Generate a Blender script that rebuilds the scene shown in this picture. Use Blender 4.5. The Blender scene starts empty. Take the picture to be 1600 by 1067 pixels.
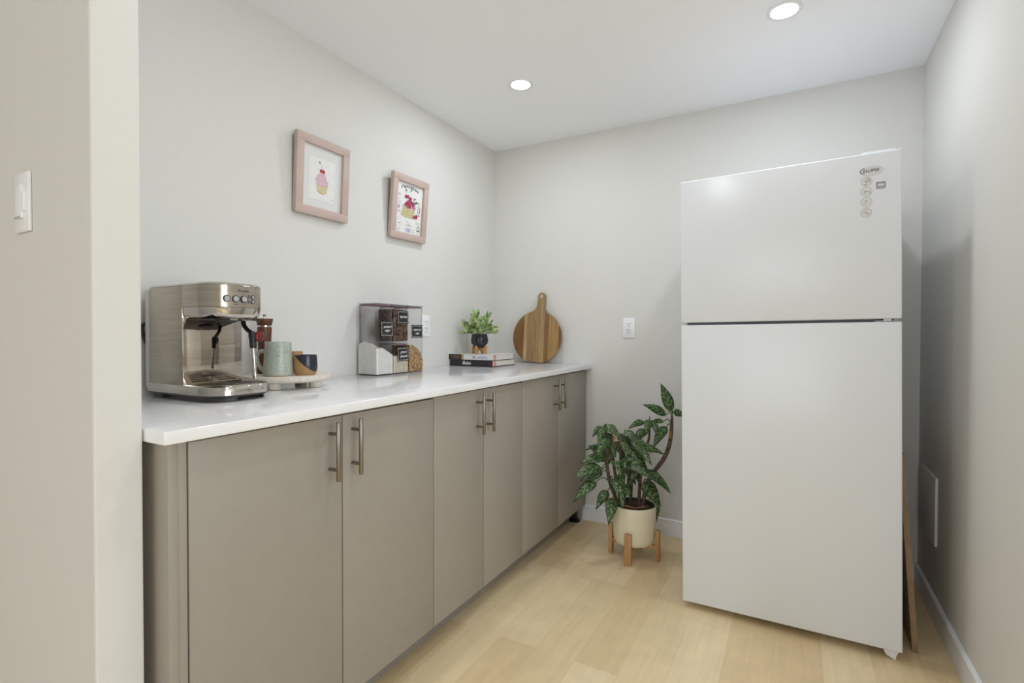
import bpy, bmesh, math, random
from mathutils import Vector, Matrix
random.seed(7)
PI = math.pi
sc = bpy.context.scene
COL = sc.collection

# ------------------------------------------------------------------ camera, world, light, exposure
CAM_Z = 1.107
yaw, pitch, roll = 0.50962, 0.01493, 0.0022
Fw = Vector((-math.sin(yaw)*math.cos(pitch), math.cos(yaw)*math.cos(pitch), -math.sin(pitch)))
R0 = Vector((math.cos(yaw), math.sin(yaw), 0)); U0 = R0.cross(Fw)
Rt = R0*math.cos(roll) + U0*math.sin(roll); Up = -R0*math.sin(roll) + U0*math.cos(roll)
cd = bpy.data.cameras.new('camera'); cd.sensor_width = 36; cd.lens = 17.7704; cd.clip_start = 0.02
cam = bpy.data.objects.new('camera', cd); COL.objects.link(cam)
M = Matrix(((Rt.x, Up.x, -Fw.x, 0), (Rt.y, Up.y, -Fw.y, 0), (Rt.z, Up.z, -Fw.z, CAM_Z), (0, 0, 0, 1)))
cam.matrix_world = M
sc.camera = cam

w = bpy.data.worlds.new('world'); sc.world = w; w.use_nodes = True
w.node_tree.nodes['Background'].inputs[0].default_value = (0.85, 0.92, 1.0, 1)
w.node_tree.nodes['Background'].inputs[1].default_value = 1.0
sc.view_settings.view_transform = 'Standard'
sc.view_settings.look = 'None'
sc.view_settings.gamma = 1.0
sc.view_settings.use_curve_mapping = False
sc.view_settings.exposure = 0.57
sc.cycles.max_bounces = 16; sc.cycles.diffuse_bounces = 10; sc.cycles.transparent_max_bounces = 24
LAMP_W = 3.0          # every recessed ceiling lamp
REAR_FILL_W = 19.5          # added fill light at an invented window behind the camera
SIDE_FILL_W = 33.0        # added fill light at an invented wide window on the right

# room numbers
XL, XR, YB, ZC = -1.7205, 0.4884, 2.8449, 2.2948
XW, YR, XE = -3.4, -3.4, 3.4              # the open room behind and to the right of the camera
YN = 1.55                                 # near end of the fridge nook's right wall
PX, PY0, PY1 = -1.1224, 0.4334, 0.5138    # the short wall the switch is on

dl = bpy.data.lights.new('fill_light', 'AREA'); dl.shape = 'RECTANGLE'; dl.size = 2.2; dl.size_y = 1.35  # unseen area light added as soft fill from behind the camera
dl.energy = REAR_FILL_W; dl.color = (0.85, 0.925, 1.0)
do = bpy.data.objects.new('fill_light', dl); COL.objects.link(do)
do.location = (-0.3, YR + 0.03, 1.45); do.rotation_euler = (PI/2, 0, 0)
dl2 = bpy.data.lights.new('fill_light', 'AREA'); dl2.shape = 'RECTANGLE'; dl2.size = 2.4; dl2.size_y = 1.55  # second unseen area light, added to fill from the right
dl2.energy = SIDE_FILL_W; dl2.color = (0.85, 0.925, 1.0)
do2 = bpy.data.objects.new('fill_light', dl2); COL.objects.link(do2)
do2.location = (XE - 0.03, -0.15, 1.42); do2.rotation_euler = (PI/2, 0, PI/2)

# ------------------------------------------------------------------ materials
def principled(name, color, rough=0.5, metal=0.0, spec=0.5, coat=0.0):
    m = bpy.data.materials.new(name); m.use_nodes = True
    b = m.node_tree.nodes['Principled BSDF']
    b.inputs['Base Color'].default_value = (*color, 1)
    b.inputs['Roughness'].default_value = rough
    b.inputs['Metallic'].default_value = metal
    b.inputs['Specular IOR Level'].default_value = spec
    b.inputs['Coat Weight'].default_value = coat
    return m

def nodes(m): return m.node_tree.nodes, m.node_tree.links, m.node_tree.nodes['Principled BSDF']

def noisy(name, c1, c2, scale=20, rough=0.5, stretch=(1, 1, 1), detail=4, bump=0.0, metal=0.0, lo=0.35, hi=0.65, coord='Object', spec=0.5, coat=0.0):
    m = principled(name, c1, rough, metal, spec, coat); N, L, b = nodes(m)
    tc = N.new('ShaderNodeTexCoord'); mp = N.new('ShaderNodeMapping'); mp.inputs['Scale'].default_value = stretch
    nz = N.new('ShaderNodeTexNoise'); nz.inputs['Scale'].default_value = scale; nz.inputs['Detail'].default_value = detail
    cr = N.new('ShaderNodeValToRGB')
    cr.color_ramp.elements[0].color = (*c1, 1); cr.color_ramp.elements[1].color = (*c2, 1)
    cr.color_ramp.elements[0].position = lo; cr.color_ramp.elements[1].position = hi
    L.new(tc.outputs[coord], mp.inputs[0]); L.new(mp.outputs[0], nz.inputs['Vector'])
    L.new(nz.outputs['Fac'], cr.inputs[0]); L.new(cr.outputs[0], b.inputs['Base Color'])
    if bump:
        bp = N.new('ShaderNodeBump'); bp.inputs['Strength'].default_value = bump; bp.inputs['Distance'].default_value = 0.002
        L.new(nz.outputs['Fac'], bp.inputs['Height']); L.new(bp.outputs[0], b.inputs['Normal'])
    return m

WALL = noisy('wall_paint', (0.672, 0.664, 0.638), (0.682, 0.674, 0.648), 60, 0.75, bump=0.04, spec=0.3)
CEIL = noisy('ceiling_paint', (0.89, 0.905, 0.935), (0.90, 0.915, 0.945), 60, 0.85, spec=0.25)
TRIM = principled('trim_white', (0.80, 0.815, 0.85), 0.4)
PLASTIC = principled('white_plastic', (0.82, 0.83, 0.855), 0.35)
WALLCOVER = principled('painted_cover', (0.68, 0.675, 0.655), 0.45)
SLOT = principled('slot_dark', (0.03, 0.03, 0.03), 0.6)
CAB = noisy('cabinet_greige', (0.32, 0.288, 0.244), (0.33, 0.298, 0.252), 30, 0.42, spec=0.4)
CABIN = principled('cabinet_core', (0.03, 0.027, 0.024), 0.7)
TOE = noisy('toe_kick_greige', (0.27, 0.245, 0.21), (0.285, 0.255, 0.22), 30, 0.5)
QUARTZ = noisy('white_quartz', (0.80, 0.80, 0.815), (0.83, 0.83, 0.845), 9, 0.12, detail=6)
NICKEL = principled('brushed_nickel', (0.29, 0.255, 0.21), 0.36, 1.0)
FRIDGE = noisy('fridge_enamel', (0.755, 0.78, 0.825), (0.76, 0.785, 0.83), 300, 0.28, bump=0.03)
FGREY = principled('fridge_gasket', (0.16, 0.16, 0.17), 0.6)
BLACK = principled('black_plastic', (0.012, 0.012, 0.013), 0.4)
DKGREY = principled('base_grey', (0.055, 0.05, 0.045), 0.45)
STEEL = noisy('brushed_steel', (0.46, 0.405, 0.335), (0.53, 0.47, 0.395), 7, 0.24, stretch=(1, 1, 26), detail=3, metal=1.0)
CHROME = principled('polished_steel', (0.60, 0.565, 0.52), 0.10, 1.0)
MIRROR = noisy('mirror_steel', (0.36, 0.315, 0.265), (0.46, 0.405, 0.345), 4, 0.06, stretch=(1, 1, 14), metal=1.0)
RED = principled('red_plastic', (0.45, 0.012, 0.015), 0.35)
PINK = noisy('pink_frame_wood', (0.50, 0.385, 0.35), (0.54, 0.42, 0.38), 14, 0.55, stretch=(6, 1, 1))
FRAMEBACK = principled('frame_back', (0.05, 0.035, 0.03), 0.7)
PAPER = noisy('paper_white', (0.74, 0.74, 0.73), (0.77, 0.77, 0.76), 40, 0.8)
MATB = principled('mat_board', (0.69, 0.69, 0.685), 0.85)

def glass_thin(name, tint, gloss=0.12, edge=0.5):
    m = bpy.data.materials.new(name); m.use_nodes = True; N = m.node_tree.nodes; L = m.node_tree.links
    N.remove(N['Principled BSDF']); out = N['Material Output']
    tr = N.new('ShaderNodeBsdfTransparent'); tr.inputs[0].default_value = (*tint, 1)
    gl = N.new('ShaderNodeBsdfGlossy'); gl.inputs['Roughness'].default_value = 0.05
    lw = N.new('ShaderNodeLayerWeight'); lw.inputs['Blend'].default_value = 0.25
    mu = N.new('ShaderNodeMath'); mu.operation = 'MULTIPLY'; mu.inputs[1].default_value = edge
    mx = N.new('ShaderNodeMixShader')
    L.new(lw.outputs['Fresnel'], mu.inputs[0]); L.new(mu.outputs[0], mx.inputs[0])
    L.new(tr.outputs[0], mx.inputs[1]); L.new(gl.outputs[0], mx.inputs[2]); L.new(mx.outputs[0], out.inputs[0])
    return m
CLEAR = glass_thin('clear_plastic', (0.93, 0.925, 0.925))
CLEARLID = glass_thin('clear_lid', (0.86, 0.84, 0.86), edge=0.6)
PANE = glass_thin('added_window_glass', (0.97, 0.98, 0.98))
MAUVE = principled('mauve_seal', (0.20, 0.13, 0.155), 0.35)

def emissive(name, col, s):
    m = principled(name, (0.9, 0.9, 0.9), 0.4); b = m.node_tree.nodes['Principled BSDF']
    b.inputs['Emission Color'].default_value = (*col, 1); b.inputs['Emission Strength'].default_value = s
    return m
LENS = emissive('lamp_lens', (1.0, 0.97, 0.93), 6.0)

def floor_mat():
    m = principled('maple_planks', (0.5, 0.36, 0.2), 0.33, spec=0.45); N, L, b = nodes(m)
    tc = N.new('ShaderNodeTexCoord'); mp = N.new('ShaderNodeMapping'); mp.inputs['Rotation'].default_value = (0, 0, PI/2)
    mp.inputs['Location'].default_value = (0.31, 0.055, 0)
    bk = N.new('ShaderNodeTexBrick'); bk.offset = 0.37; bk.offset_frequency = 2
    bk.inputs['Scale'].default_value = 1.0; bk.inputs['Brick Width'].default_value = 0.93; bk.inputs['Row Height'].default_value = 0.146
    bk.inputs['Mortar Size'].default_value = 0.0003; bk.inputs['Mortar Smooth'].default_value = 0.2
    bk.inputs['Color1'].default_value = (0.0, 0.0, 0.0, 1); bk.inputs['Color2'].default_value = (1, 1, 1, 1); bk.inputs['Mortar'].default_value = (0.3, 0.3, 0.3, 1)
    L.new(tc.outputs['Object'], mp.inputs[0]); L.new(mp.outputs[0], bk.inputs['Vector'])
    cr = N.new('ShaderNodeValToRGB'); e = cr.color_ramp.elements
    e[0].position = 0.0; e[0].color = (0.68, 0.52, 0.30, 1); e[1].position = 1.0; e[1].color = (0.80, 0.655, 0.43, 1)
    k = e.new(0.45); k.color = (0.745, 0.60, 0.37, 1)
    L.new(bk.outputs['Color'], cr.inputs[0])
    mp2 = N.new('ShaderNodeMapping'); mp2.inputs['Scale'].default_value = (22, 1.6, 1)
    nz = N.new('ShaderNodeTexNoise'); nz.inputs['Scale'].default_value = 2.2; nz.inputs['Detail'].default_value = 6; nz.inputs['Distortion'].default_value = 0.8
    L.new(tc.outputs['Object'], mp2.inputs[0]); L.new(mp2.outputs[0], nz.inputs['Vector'])
    nz2 = N.new('ShaderNodeTexNoise'); nz2.inputs['Scale'].default_value = 5; nz2.inputs['Detail'].default_value = 3; nz2.inputs['Distortion'].default_value = 1.5
    L.new(tc.outputs['Object'], nz2.inputs['Vector'])
    ad = N.new('ShaderNodeMath'); ad.operation = 'ADD'; L.new(nz.outputs['Fac'], ad.inputs[0]); L.new(nz2.outputs['Fac'], ad.inputs[1])
    mr = N.new('ShaderNodeMapRange'); mr.inputs['From Min'].default_value = 0.6; mr.inputs['From Max'].default_value = 1.4
    mr.inputs['To Min'].default_value = 0.90; mr.inputs['To Max'].default_value = 1.10
    L.new(ad.outputs[0], mr.inputs[0])
    vm = N.new('ShaderNodeVectorMath'); vm.operation = 'SCALE'; L.new(cr.outputs[0], vm.inputs[0]); L.new(mr.outputs[0], vm.inputs['Scale'])
    mx = N.new('ShaderNodeMix'); mx.data_type = 'RGBA'; L.new(bk.outputs['Fac'], mx.inputs['Factor'])
    L.new(vm.outputs[0], mx.inputs['A']); mx.inputs['B'].default_value = (0.52, 0.38, 0.21, 1)
    L.new(mx.outputs['Result'], b.inputs['Base Color'])
    return m
FLOOR = floor_mat()

def wood(name, stops, axis='X', scale=9, rough=0.45, grain=0.12):
    m = principled(name, stops[0][1], rough); N, L, b = nodes(m)
    tc = N.new('ShaderNodeTexCoord'); mp = N.new('ShaderNodeMapping')
    mp.inputs['Scale'].default_value = (1, 1, 0.08)
    nz = N.new('ShaderNodeTexNoise'); nz.inputs['Scale'].default_value = scale; nz.inputs['Detail'].default_value = 5; nz.inputs['Distortion'].default_value = 0.6
    L.new(tc.outputs['Object'], mp.inputs[0]); L.new(mp.outputs[0], nz.inputs['Vector'])
    cr = N.new('ShaderNodeValToRGB'); e = cr.color_ramp.elements
    e[0].position, e[0].color = stops[0][0], (*stops[0][1], 1); e[1].position, e[1].color = stops[-1][0], (*stops[-1][1], 1)
    for p, c in stops[1:-1]:
        k = e.new(p); k.color = (*c, 1)
    L.new(nz.outputs['Fac'], cr.inputs[0]); L.new(cr.outputs[0], b.inputs['Base Color'])
    return m
OAK = wood('oak_stand', [(0.3, (0.42, 0.22, 0.085)), (0.7, (0.58, 0.34, 0.15))], scale=40)
WALNUTRED = wood('red_brown_wood', [(0.3, (0.080, 0.022, 0.008)), (0.7, (0.14, 0.042, 0.014))], scale=40, rough=0.45)
TAN = wood('tan_wood', [(0.3, (0.32, 0.17, 0.07)), (0.7, (0.42, 0.24, 0.105))], scale=40)
BOARDW = noisy('hardboard', (0.24, 0.155, 0.085), (0.30, 0.20, 0.115), 30, 0.6)
WASH = noisy('whitewashed_wood', (0.64, 0.585, 0.50), (0.74, 0.69, 0.61), 16, 0.5, stretch=(1, 8, 1))

def strip_wood():
    # glued strips across local x, grain along local z
    m = principled('acacia_strips', (0.3, 0.16, 0.06), 0.38); N, L, b = nodes(m)
    tc = N.new('ShaderNodeTexCoord'); sx = N.new('ShaderNodeSeparateXYZ'); L.new(tc.outputs['Object'], sx.inputs[0])
    mr = N.new('ShaderNodeMapRange'); mr.inputs['From Min'].default_value = -0.165; mr.inputs['From Max'].default_value = 0.165
    L.new(sx.outputs['X'], mr.inputs[0])
    cr = N.new('ShaderNodeValToRGB'); cr.color_ramp.interpolation = 'CONSTANT'; e = cr.color_ramp.elements
    cols = [(0.0, (0.20, 0.095, 0.032)), (0.235, (0.46, 0.31, 0.155)), (0.30, (0.30, 0.195, 0.085)), (0.57, (0.35, 0.235, 0.11)), (0.655, (0.22, 0.115, 0.042)), (0.75, (0.34, 0.205, 0.075)), (0.945, (0.17, 0.075, 0.025))]
    e[0].position, e[0].color = cols[0][0], (*cols[0][1], 1); e[1].position, e[1].color = cols[1][0], (*cols[1][1], 1)
    for p, c in cols[2:]:
        k = e.new(p); k.color = (*c, 1)
    L.new(mr.outputs[0], cr.inputs[0])
    mp = N.new('ShaderNodeMapping'); mp.inputs['Scale'].default_value = (1, 1, 0.1); L.new(tc.outputs['Object'], mp.inputs[0])
    nz = N.new('ShaderNodeTexNoise'); nz.inputs['Scale'].default_value = 55; nz.inputs['Detail'].default_value = 5; nz.inputs['Distortion'].default_value = 0.5
    L.new(mp.outputs[0], nz.inputs['Vector'])
    m2 = N.new('ShaderNodeMapRange'); m2.inputs['From Min'].default_value = 0.3; m2.inputs['From Max'].default_value = 0.7; m2.inputs['To Min'].default_value = 0.72; m2.inputs['To Max'].default_value = 1.25
    L.new(nz.outputs['Fac'], m2.inputs[0])
    vm = N.new('ShaderNodeVectorMath'); vm.operation = 'SCALE'; L.new(cr.outputs[0], vm.inputs[0]); L.new(m2.outputs[0], vm.inputs['Scale'])
    L.new(vm.outputs[0], b.inputs['Base Color'])
    return m
STRIPS = strip_wood()

# ------------------------------------------------------------------ mesh helpers
def merge(bm, tmp, mi=0):
    for f in tmp.faces: f.material_index = mi
    me = bpy.data.meshes.new('t'); tmp.to_mesh(me); bm.from_mesh(me); bpy.data.meshes.remove(me); tmp.free()

def box(bm, lo, hi, r=0.0, seg=2, mi=0, mat=None):
    t = bmesh.new()
    bmesh.ops.create_cube(t, size=1)
    c = [(a+b)/2 for a, b in zip(lo, hi)]; s = [abs(b-a) for a, b in zip(lo, hi)]
    for v in t.verts: v.co = Vector((v.co.x*s[0]+c[0], v.co.y*s[1]+c[1], v.co.z*s[2]+c[2]))
    if r: bmesh.ops.bevel(t, geom=t.edges[:], offset=r, segments=seg, affect='EDGES', profile=0.5)
    if mat is not None: bmesh.ops.transform(t, matrix=mat, verts=t.verts)
    merge(bm, t, mi)

def lathe(bm, prof, c=(0, 0, 0), n=32, mi=0, mat=None, cap=True):
    """prof: list of (r, z); revolved about local z."""
    t = bmesh.new(); rings = []
    for r, z in prof:
        if r <= 1e-6: rings.append([t.verts.new((c[0], c[1], c[2]+z))])
        else: rings.append([t.verts.new((c[0]+r*math.cos(2*PI*k/n), c[1]+r*math.sin(2*PI*k/n), c[2]+z)) for k in range(n)])
    for a, b in zip(rings[:-1], rings[1:]):
        for k in range(n):
            k2 = (k+1) % n
            if len(a) == 1 and len(b) == 1: continue
            if len(a) == 1: t.faces.new((a[0], b[k2], b[k]))
            elif len(b) == 1: t.faces.new((a[k], a[k2], b[0]))
            else: t.faces.new((a[k], a[k2], b[k2], b[k]))
    if cap:
        if len(rings[0]) > 1: t.faces.new(rings[0][::-1])
        if len(rings[-1]) > 1: t.faces.new(rings[-1])
    bmesh.ops.recalc_face_normals(t, faces=t.faces[:])
    if mat is not None: bmesh.ops.transform(t, matrix=mat, verts=t.verts)
    merge(bm, t, mi)

def smooth_path(pts, k=6):
    pts = [Vector(p) for p in pts]; out = []
    P = [pts[0]*2-pts[1]] + pts + [pts[-1]*2-pts[-2]]
    for i in range(1, len(P)-2):
        for j in range(k):
            t = j/k; a, b, c, d = P[i-1], P[i], P[i+1], P[i+2]
            out.append(0.5*((2*b)+(c-a)*t+(2*a-5*b+4*c-d)*t*t+(3*b-a-3*c+d)*t**3))
    out.append(pts[-1]); return out

def tube(bm, pts, r, n=10, mi=0, smooth=0, flat=1.0):
    if smooth: 
        m0 = len(pts); pts = smooth_path(pts, smooth)
        if isinstance(r, (list, tuple)):
            rr = []
            for i in range(len(pts)):
                x = i/(len(pts)-1)*(m0-1); j = min(int(x), m0-2); rr.append(r[j]+(r[j+1]-r[j])*(x-j))
            r = rr
    pts = [Vector(p) for p in pts]
    if not isinstance(r, (list, tuple)): r = [r]*len(pts)
    t = bmesh.new(); rings = []; prev = None
    for i, p in enumerate(pts):
        d = (pts[min(i+1, len(pts)-1)] - pts[max(i-1, 0)]).normalized()
        if prev is None:
            up = Vector((0, 0, 1)) if abs(d.z) < 0.9 else Vector((1, 0, 0))
            a = d.cross(up).normalized()
        else: a = (prev - d*prev.dot(d)).normalized()
        b = d.cross(a); prev = a
        rings.append([t.verts.new(p + (a*math.cos(2*PI*k/n)*flat + b*math.sin(2*PI*k/n))*r[i]) for k in range(n)])
    for A, B in zip(rings[:-1], rings[1:]):
        for k in range(n): t.faces.new((A[k], A[(k+1) % n], B[(k+1) % n], B[k]))
    t.faces.new(rings[0][::-1]); t.faces.new(rings[-1])
    bmesh.ops.recalc_face_normals(t, faces=t.faces[:])
    merge(bm, t, mi)

def loft(bm, loops, mi=0, cap=True):
    t = bmesh.new(); rings = [[t.verts.new(p) for p in lp] for lp in loops]; n = len(rings[0])
    for A, B in zip(rings[:-1], rings[1:]):
        for k in range(n): t.faces.new((A[k], A[(k+1) % n], B[(k+1) % n], B[k]))
    if cap: t.faces.new(rings[0][::-1]); t.faces.new(rings[-1])
    bmesh.ops.recalc_face_normals(t, faces=t.faces[:])
    merge(bm, t, mi)

def poly(bm, pts, o, rt, up, off=0.0, thick=0.0, mi=0):
    """flat polygon (or prism) from 2-D points in the plane through o spanned by rt, up; off/thick along the normal"""
    rt = Vector(rt); up = Vector(up); nn = rt.cross(up); o = Vector(o)
    t = bmesh.new()
    f = [t.verts.new(o + rt*x + up*y + nn*(off+thick)) for x, y in pts]
    t.faces.new(f)
    if thick:
        g = [t.verts.new(o + rt*x + up*y + nn*off) for x, y in pts]
        t.faces.new(g[::-1])
        for k in range(len(f)): t.faces.new((g[k], g[(k+1) % len(f)], f[(k+1) % len(f)], f[k]))
        bmesh.ops.recalc_face_normals(t, faces=t.faces[:])
    merge(bm, t, mi)

def ell(cx, cy, rx, ry, n=20, a=0.0):
    return [(cx+rx*math.cos(2*PI*k/n)*math.cos(a)-ry*math.sin(2*PI*k/n)*math.sin(a), cy+rx*math.cos(2*PI*k/n)*math.sin(a)+ry*math.sin(2*PI*k/n)*math.cos(a)) for k in range(n)]

def stroke2(pts, w):
    """2-D polyline -> list of quads"""
    out = []
    for (a, b), (c, d) in zip(pts[:-1], pts[1:]):
        l = math.hypot(c-a, d-b) or 1; nx, ny = -(d-b)/l*w/2, (c-a)/l*w/2; ex, ey = (c-a)/l*w*.25, (d-b)/l*w*.25
        out.append([(a-nx-ex, b-ny-ey), (c-nx+ex, d-ny+ey), (c+nx+ex, d+ny+ey), (a+nx-ex, b+ny-ey)])
    return out

def rrect(x0, x1, y0, y1, r, n=6):
    out = []
    rs = r if isinstance(r, (list, tuple)) else [r]*4
    for (cx, cy, a, q) in ((x1-rs[0], y1-rs[0], 0, rs[0]), (x0+rs[1], y1-rs[1], PI/2, rs[1]), (x0+rs[2], y0+rs[2], PI, rs[2]), (x1-rs[3], y0+rs[3], 1.5*PI, rs[3])):
        for k in range(n+1):
            t = a + PI/2*k/n; out.append((cx+q*math.cos(t), cy+q*math.sin(t)))
    return out

def obj(name, bm, mats, parent=None, smooth=True, loc=None, angle=35):
    me = bpy.data.meshes.new(name); bm.to_mesh(me); bm.free()
    for m in (mats if isinstance(mats, (list, tuple)) else [mats]): me.materials.append(m)
    if smooth:
        me.shade_smooth(); me.set_sharp_from_angle(angle=math.radians(angle))
    o = bpy.data.objects.new(name, me); COL.objects.link(o)
    if parent is not None: o.parent = parent
    if loc is not None: o.location = loc
    return o

def tag(o, label, cat, group=None):
    o['label'] = label; o['category'] = cat
    if group: o['group'] = group
    return o

def thing(name, label, cat, loc=(0, 0, 0), rot=(0, 0, 0), group=None):
    o = bpy.data.objects.new(name, None); COL.objects.link(o); o.empty_display_size = 0.05
    o.location = loc; o.rotation_euler = rot
    return tag(o, label, cat, group)

def struct(name, bm, m, parent=None):
    o = obj(name, bm, m, parent, smooth=False)
    if parent is None: o['kind'] = 'structure'
    return o

def text_bm(bm, s, size, o, rt, up, off=0.0003, mi=0, shear=0.0, center=True, fit=None, bold=0.0, bend=None):
    cu = bpy.data.curves.new('t', 'FONT'); cu.body = s; cu.size = size; cu.shear = shear; cu.offset = bold; cu.resolution_u = 3
    to = bpy.data.objects.new('t', cu); COL.objects.link(to)
    dg = bpy.context.evaluated_depsgraph_get(); dg.update()
    me = bpy.data.meshes.new_from_object(to.evaluated_get(dg))
    t = bmesh.new(); t.from_mesh(me)
    bpy.data.objects.remove(to); bpy.data.curves.remove(cu); bpy.data.meshes.remove(me)
    if not t.verts: t.free(); return
    x0 = min(v.co.x for v in t.verts); x1 = max(v.co.x for v in t.verts); y0 = min(v.co.y for v in t.verts); y1 = max(v.co.y for v in t.verts)
    sx = fit/(x1-x0) if fit else 1.0
    rt = Vector(rt); up = Vector(up); nn = rt.cross(up); o = Vector(o)
    for v in t.verts:
        x = (v.co.x-(x0+x1)/2 if center else v.co.x-x0)*sx; y = v.co.y-(y0+y1)/2 if center else v.co.y
        if bend: y += bend*(1-(2*x/(fit or (x1-x0)))**2)
        v.co = o + rt*x + up*y + nn*off
    for f in t.faces:
        f.normal_update()
        if f.normal.dot(nn) < 0: f.normal_flip()
    merge(bm, t, mi)

NB = bmesh.new

# ------------------------------------------------------------------ the room
bm = NB(); box(bm, (XW-.1, YR-.1, -.1), (XE+.1, YB+.1, 0)); struct('floor', bm, FLOOR)
bm = NB(); box(bm, (XW-.1, YR-.1, ZC), (XE+.1, YB+.1, ZC+.1)); struct('ceiling', bm, CEIL)
bm = NB(); box(bm, (XL-.1, PY1, 0), (XL, YB+.1, ZC)); struct('wall_left', bm, WALL)
bm = NB(); box(bm, (XL, YB, 0), (XR+.1, YB+.1, ZC)); struct('wall_back', bm, WALL)
bm = NB(); box(bm, (XR, YN, 0), (XR+.1, YB, ZC)); struct('wall_right', bm, WALL)
bm = NB(); box(bm, (XR+.1, YN, 0), (XE, YN+.1, ZC)); struct('wall_room_back', bm, WALL)
bm = NB(); box(bm, (XW, PY0, 0), (PX, PY1, ZC), r=0.004); struct('wall_return', bm, WALL)
bm = NB(); box(bm, (XW-.1, YR, 0), (XW, PY0, ZC)); struct('wall_far_side', bm, WALL)
bm = NB()
wx0, wx1, wz0, wz1 = -1.45, 0.85, 0.75, 2.15
box(bm, (XW-.1, YR-.1, 0), (wx0, YR, ZC)); box(bm, (wx1, YR-.1, 0), (XE+.1, YR, ZC))
box(bm, (wx0, YR-.1, 0), (wx1, YR, wz0)); box(bm, (wx0, YR-.1, wz1), (wx1, YR, ZC)); struct('wall_front', bm, WALL)
bm = NB()
for a, b in (((wx0, YR-.08, wz0), (wx1, YR-.03, wz0+.05)), ((wx0, YR-.08, wz1-.05), (wx1, YR-.03, wz1)), ((wx0, YR-.08, wz0), (wx0+.05, YR-.03, wz1)), ((wx1-.05, YR-.08, wz0), (wx1, YR-.03, wz1)), ((-.325, YR-.08, wz0), (-.275, YR-.03, wz1))): box(bm, a, b)
win = struct('added_window_1', bm, TRIM)  # invented window, out of view, built around the added rear fill
bm = NB(); box(bm, (wx0+.05, YR-.06, wz0+.05), (wx1-.05, YR-.055, wz1-.05)); obj('added_window_pane', bm, PANE, win, smooth=False)

bm = NB()
sy0, sy1, sz0, sz1 = -1.4, 1.1, 0.6, 2.2
box(bm, (XE, YR, 0), (XE+.1, sy0, ZC)); box(bm, (XE, sy1, 0), (XE+.1, YN+.1, ZC)); box(bm, (XE, sy0, 0), (XE+.1, sy1, sz0)); box(bm, (XE, sy0, sz1), (XE+.1, sy1, ZC)); struct('wall_room_side', bm, WALL)
bm = NB()
for a, b in (((XE+.03, sy0, sz0), (XE+.08, sy1, sz0+.05)), ((XE+.03, sy0, sz1-.05), (XE+.08, sy1, sz1)), ((XE+.03, sy0, sz0), (XE+.08, sy0+.05, sz1)), ((XE+.03, sy1-.05, sz0), (XE+.08, sy1, sz1)), ((XE+.03, -.175, sz0), (XE+.08, -.125, sz1))): box(bm, a, b)
win = struct('added_window_2', bm, TRIM)  # also invented and out of view; frames the added side fill
bm = NB(); box(bm, (XE+.055, sy0+.05, sz0+.05), (XE+.06, sy1-.05, sz1-.05)); obj('added_window_pane', bm, PANE, win, smooth=False)

# baseboards with a sloped top
def baseboard(name, p0, p1, inward, h=0.0906, t=0.013):
    p0 = Vector(p0); p1 = Vector(p1); n = Vector(inward); z = Vector((0, 0, 1))
    prof = [(0, 0), (t, 0), (t, h-.004), (t-.004, h), (0, h)]
    bm = NB(); loft(bm, [[p0+n*a+z*b for a, b in prof], [p1+n*a+z*b for a, b in prof]]); struct(name, bm, TRIM)
baseboard('baseboard_back', (-1.1, YB, 0), (XR-.013, YB, 0), (0, -1, 0))
baseboard('baseboard_right', (XR, YN, 0), (XR, YB, 0), (-1, 0, 0))
baseboard('baseboard_return', (XW, PY0, 0), (PX-.3, PY0, 0), (0, -1, 0))

# recessed lamps
def downlight(x, y, label, seen=True):
    t = thing('recessed_light', label, 'ceiling light', (x, y, ZC), group='recessed ceiling lights')
    bm = NB(); lathe(bm, [(0.060, 0.0), (0.0605, -0.0025), (0.054, -0.0045), (0.0455, -0.003), (0.0455, 0.0)], n=40, cap=False); obj('trim_ring', bm, TRIM, t)
    bm = NB(); lathe(bm, [(0.0, -0.0022), (0.0452, -0.0022), (0.0452, -0.0005)], n=40, cap=False); obj('lens', bm, LENS, t, smooth=False)
    ld = bpy.data.lights.new('lamp', 'AREA'); ld.shape = 'DISK'; ld.size = 0.088; ld.energy = LAMP_W; ld.color = (0.89, 0.945, 1.0)
    lo = bpy.data.objects.new('lamp', ld); COL.objects.link(lo); lo.parent = t; lo.location = (0, 0, -0.0035)
    return t
downlight(-1.1496, 2.1359, 'round white recessed ceiling light nearest the corner of left and back walls')
downlight(-0.0435, 2.120, 'round white recessed ceiling light above the white fridge')
downlight(-0.60, 1.05, 'round white recessed ceiling light in front of the white fridge, unseen and added for fill')  # unseen lamp, added to brighten the fridge front and cabinets

# ------------------------------------------------------------------ switch, outlets, access cover
t = thing('light_switch', 'white dimmer light switch on the short wall beside the counter', 'light switch', (-1.420, PY0, 1.3805))
bm = NB(); box(bm, (-.037, -.007, -.062), (.037, 0, .062), .003); obj('wall_plate', bm, PLASTIC, t)
bm = NB(); box(bm, (-.017, -.0125, -.035), (.017, -.006, .036), .0025); p = obj('rocker', bm, PLASTIC, t)
bm = NB(); box(bm, (-.014, -.0132, -.0335), (.014, -.0124, -.031)); obj('slot', bm, principled('slot_grey', (.3, .3, .3), .5), p, smooth=False)
bm = NB(); box(bm, (.0225, -.0125, -.02), (.0275, -.006, .02), .001); obj('dimmer_slider', bm, PLASTIC, t)

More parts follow.
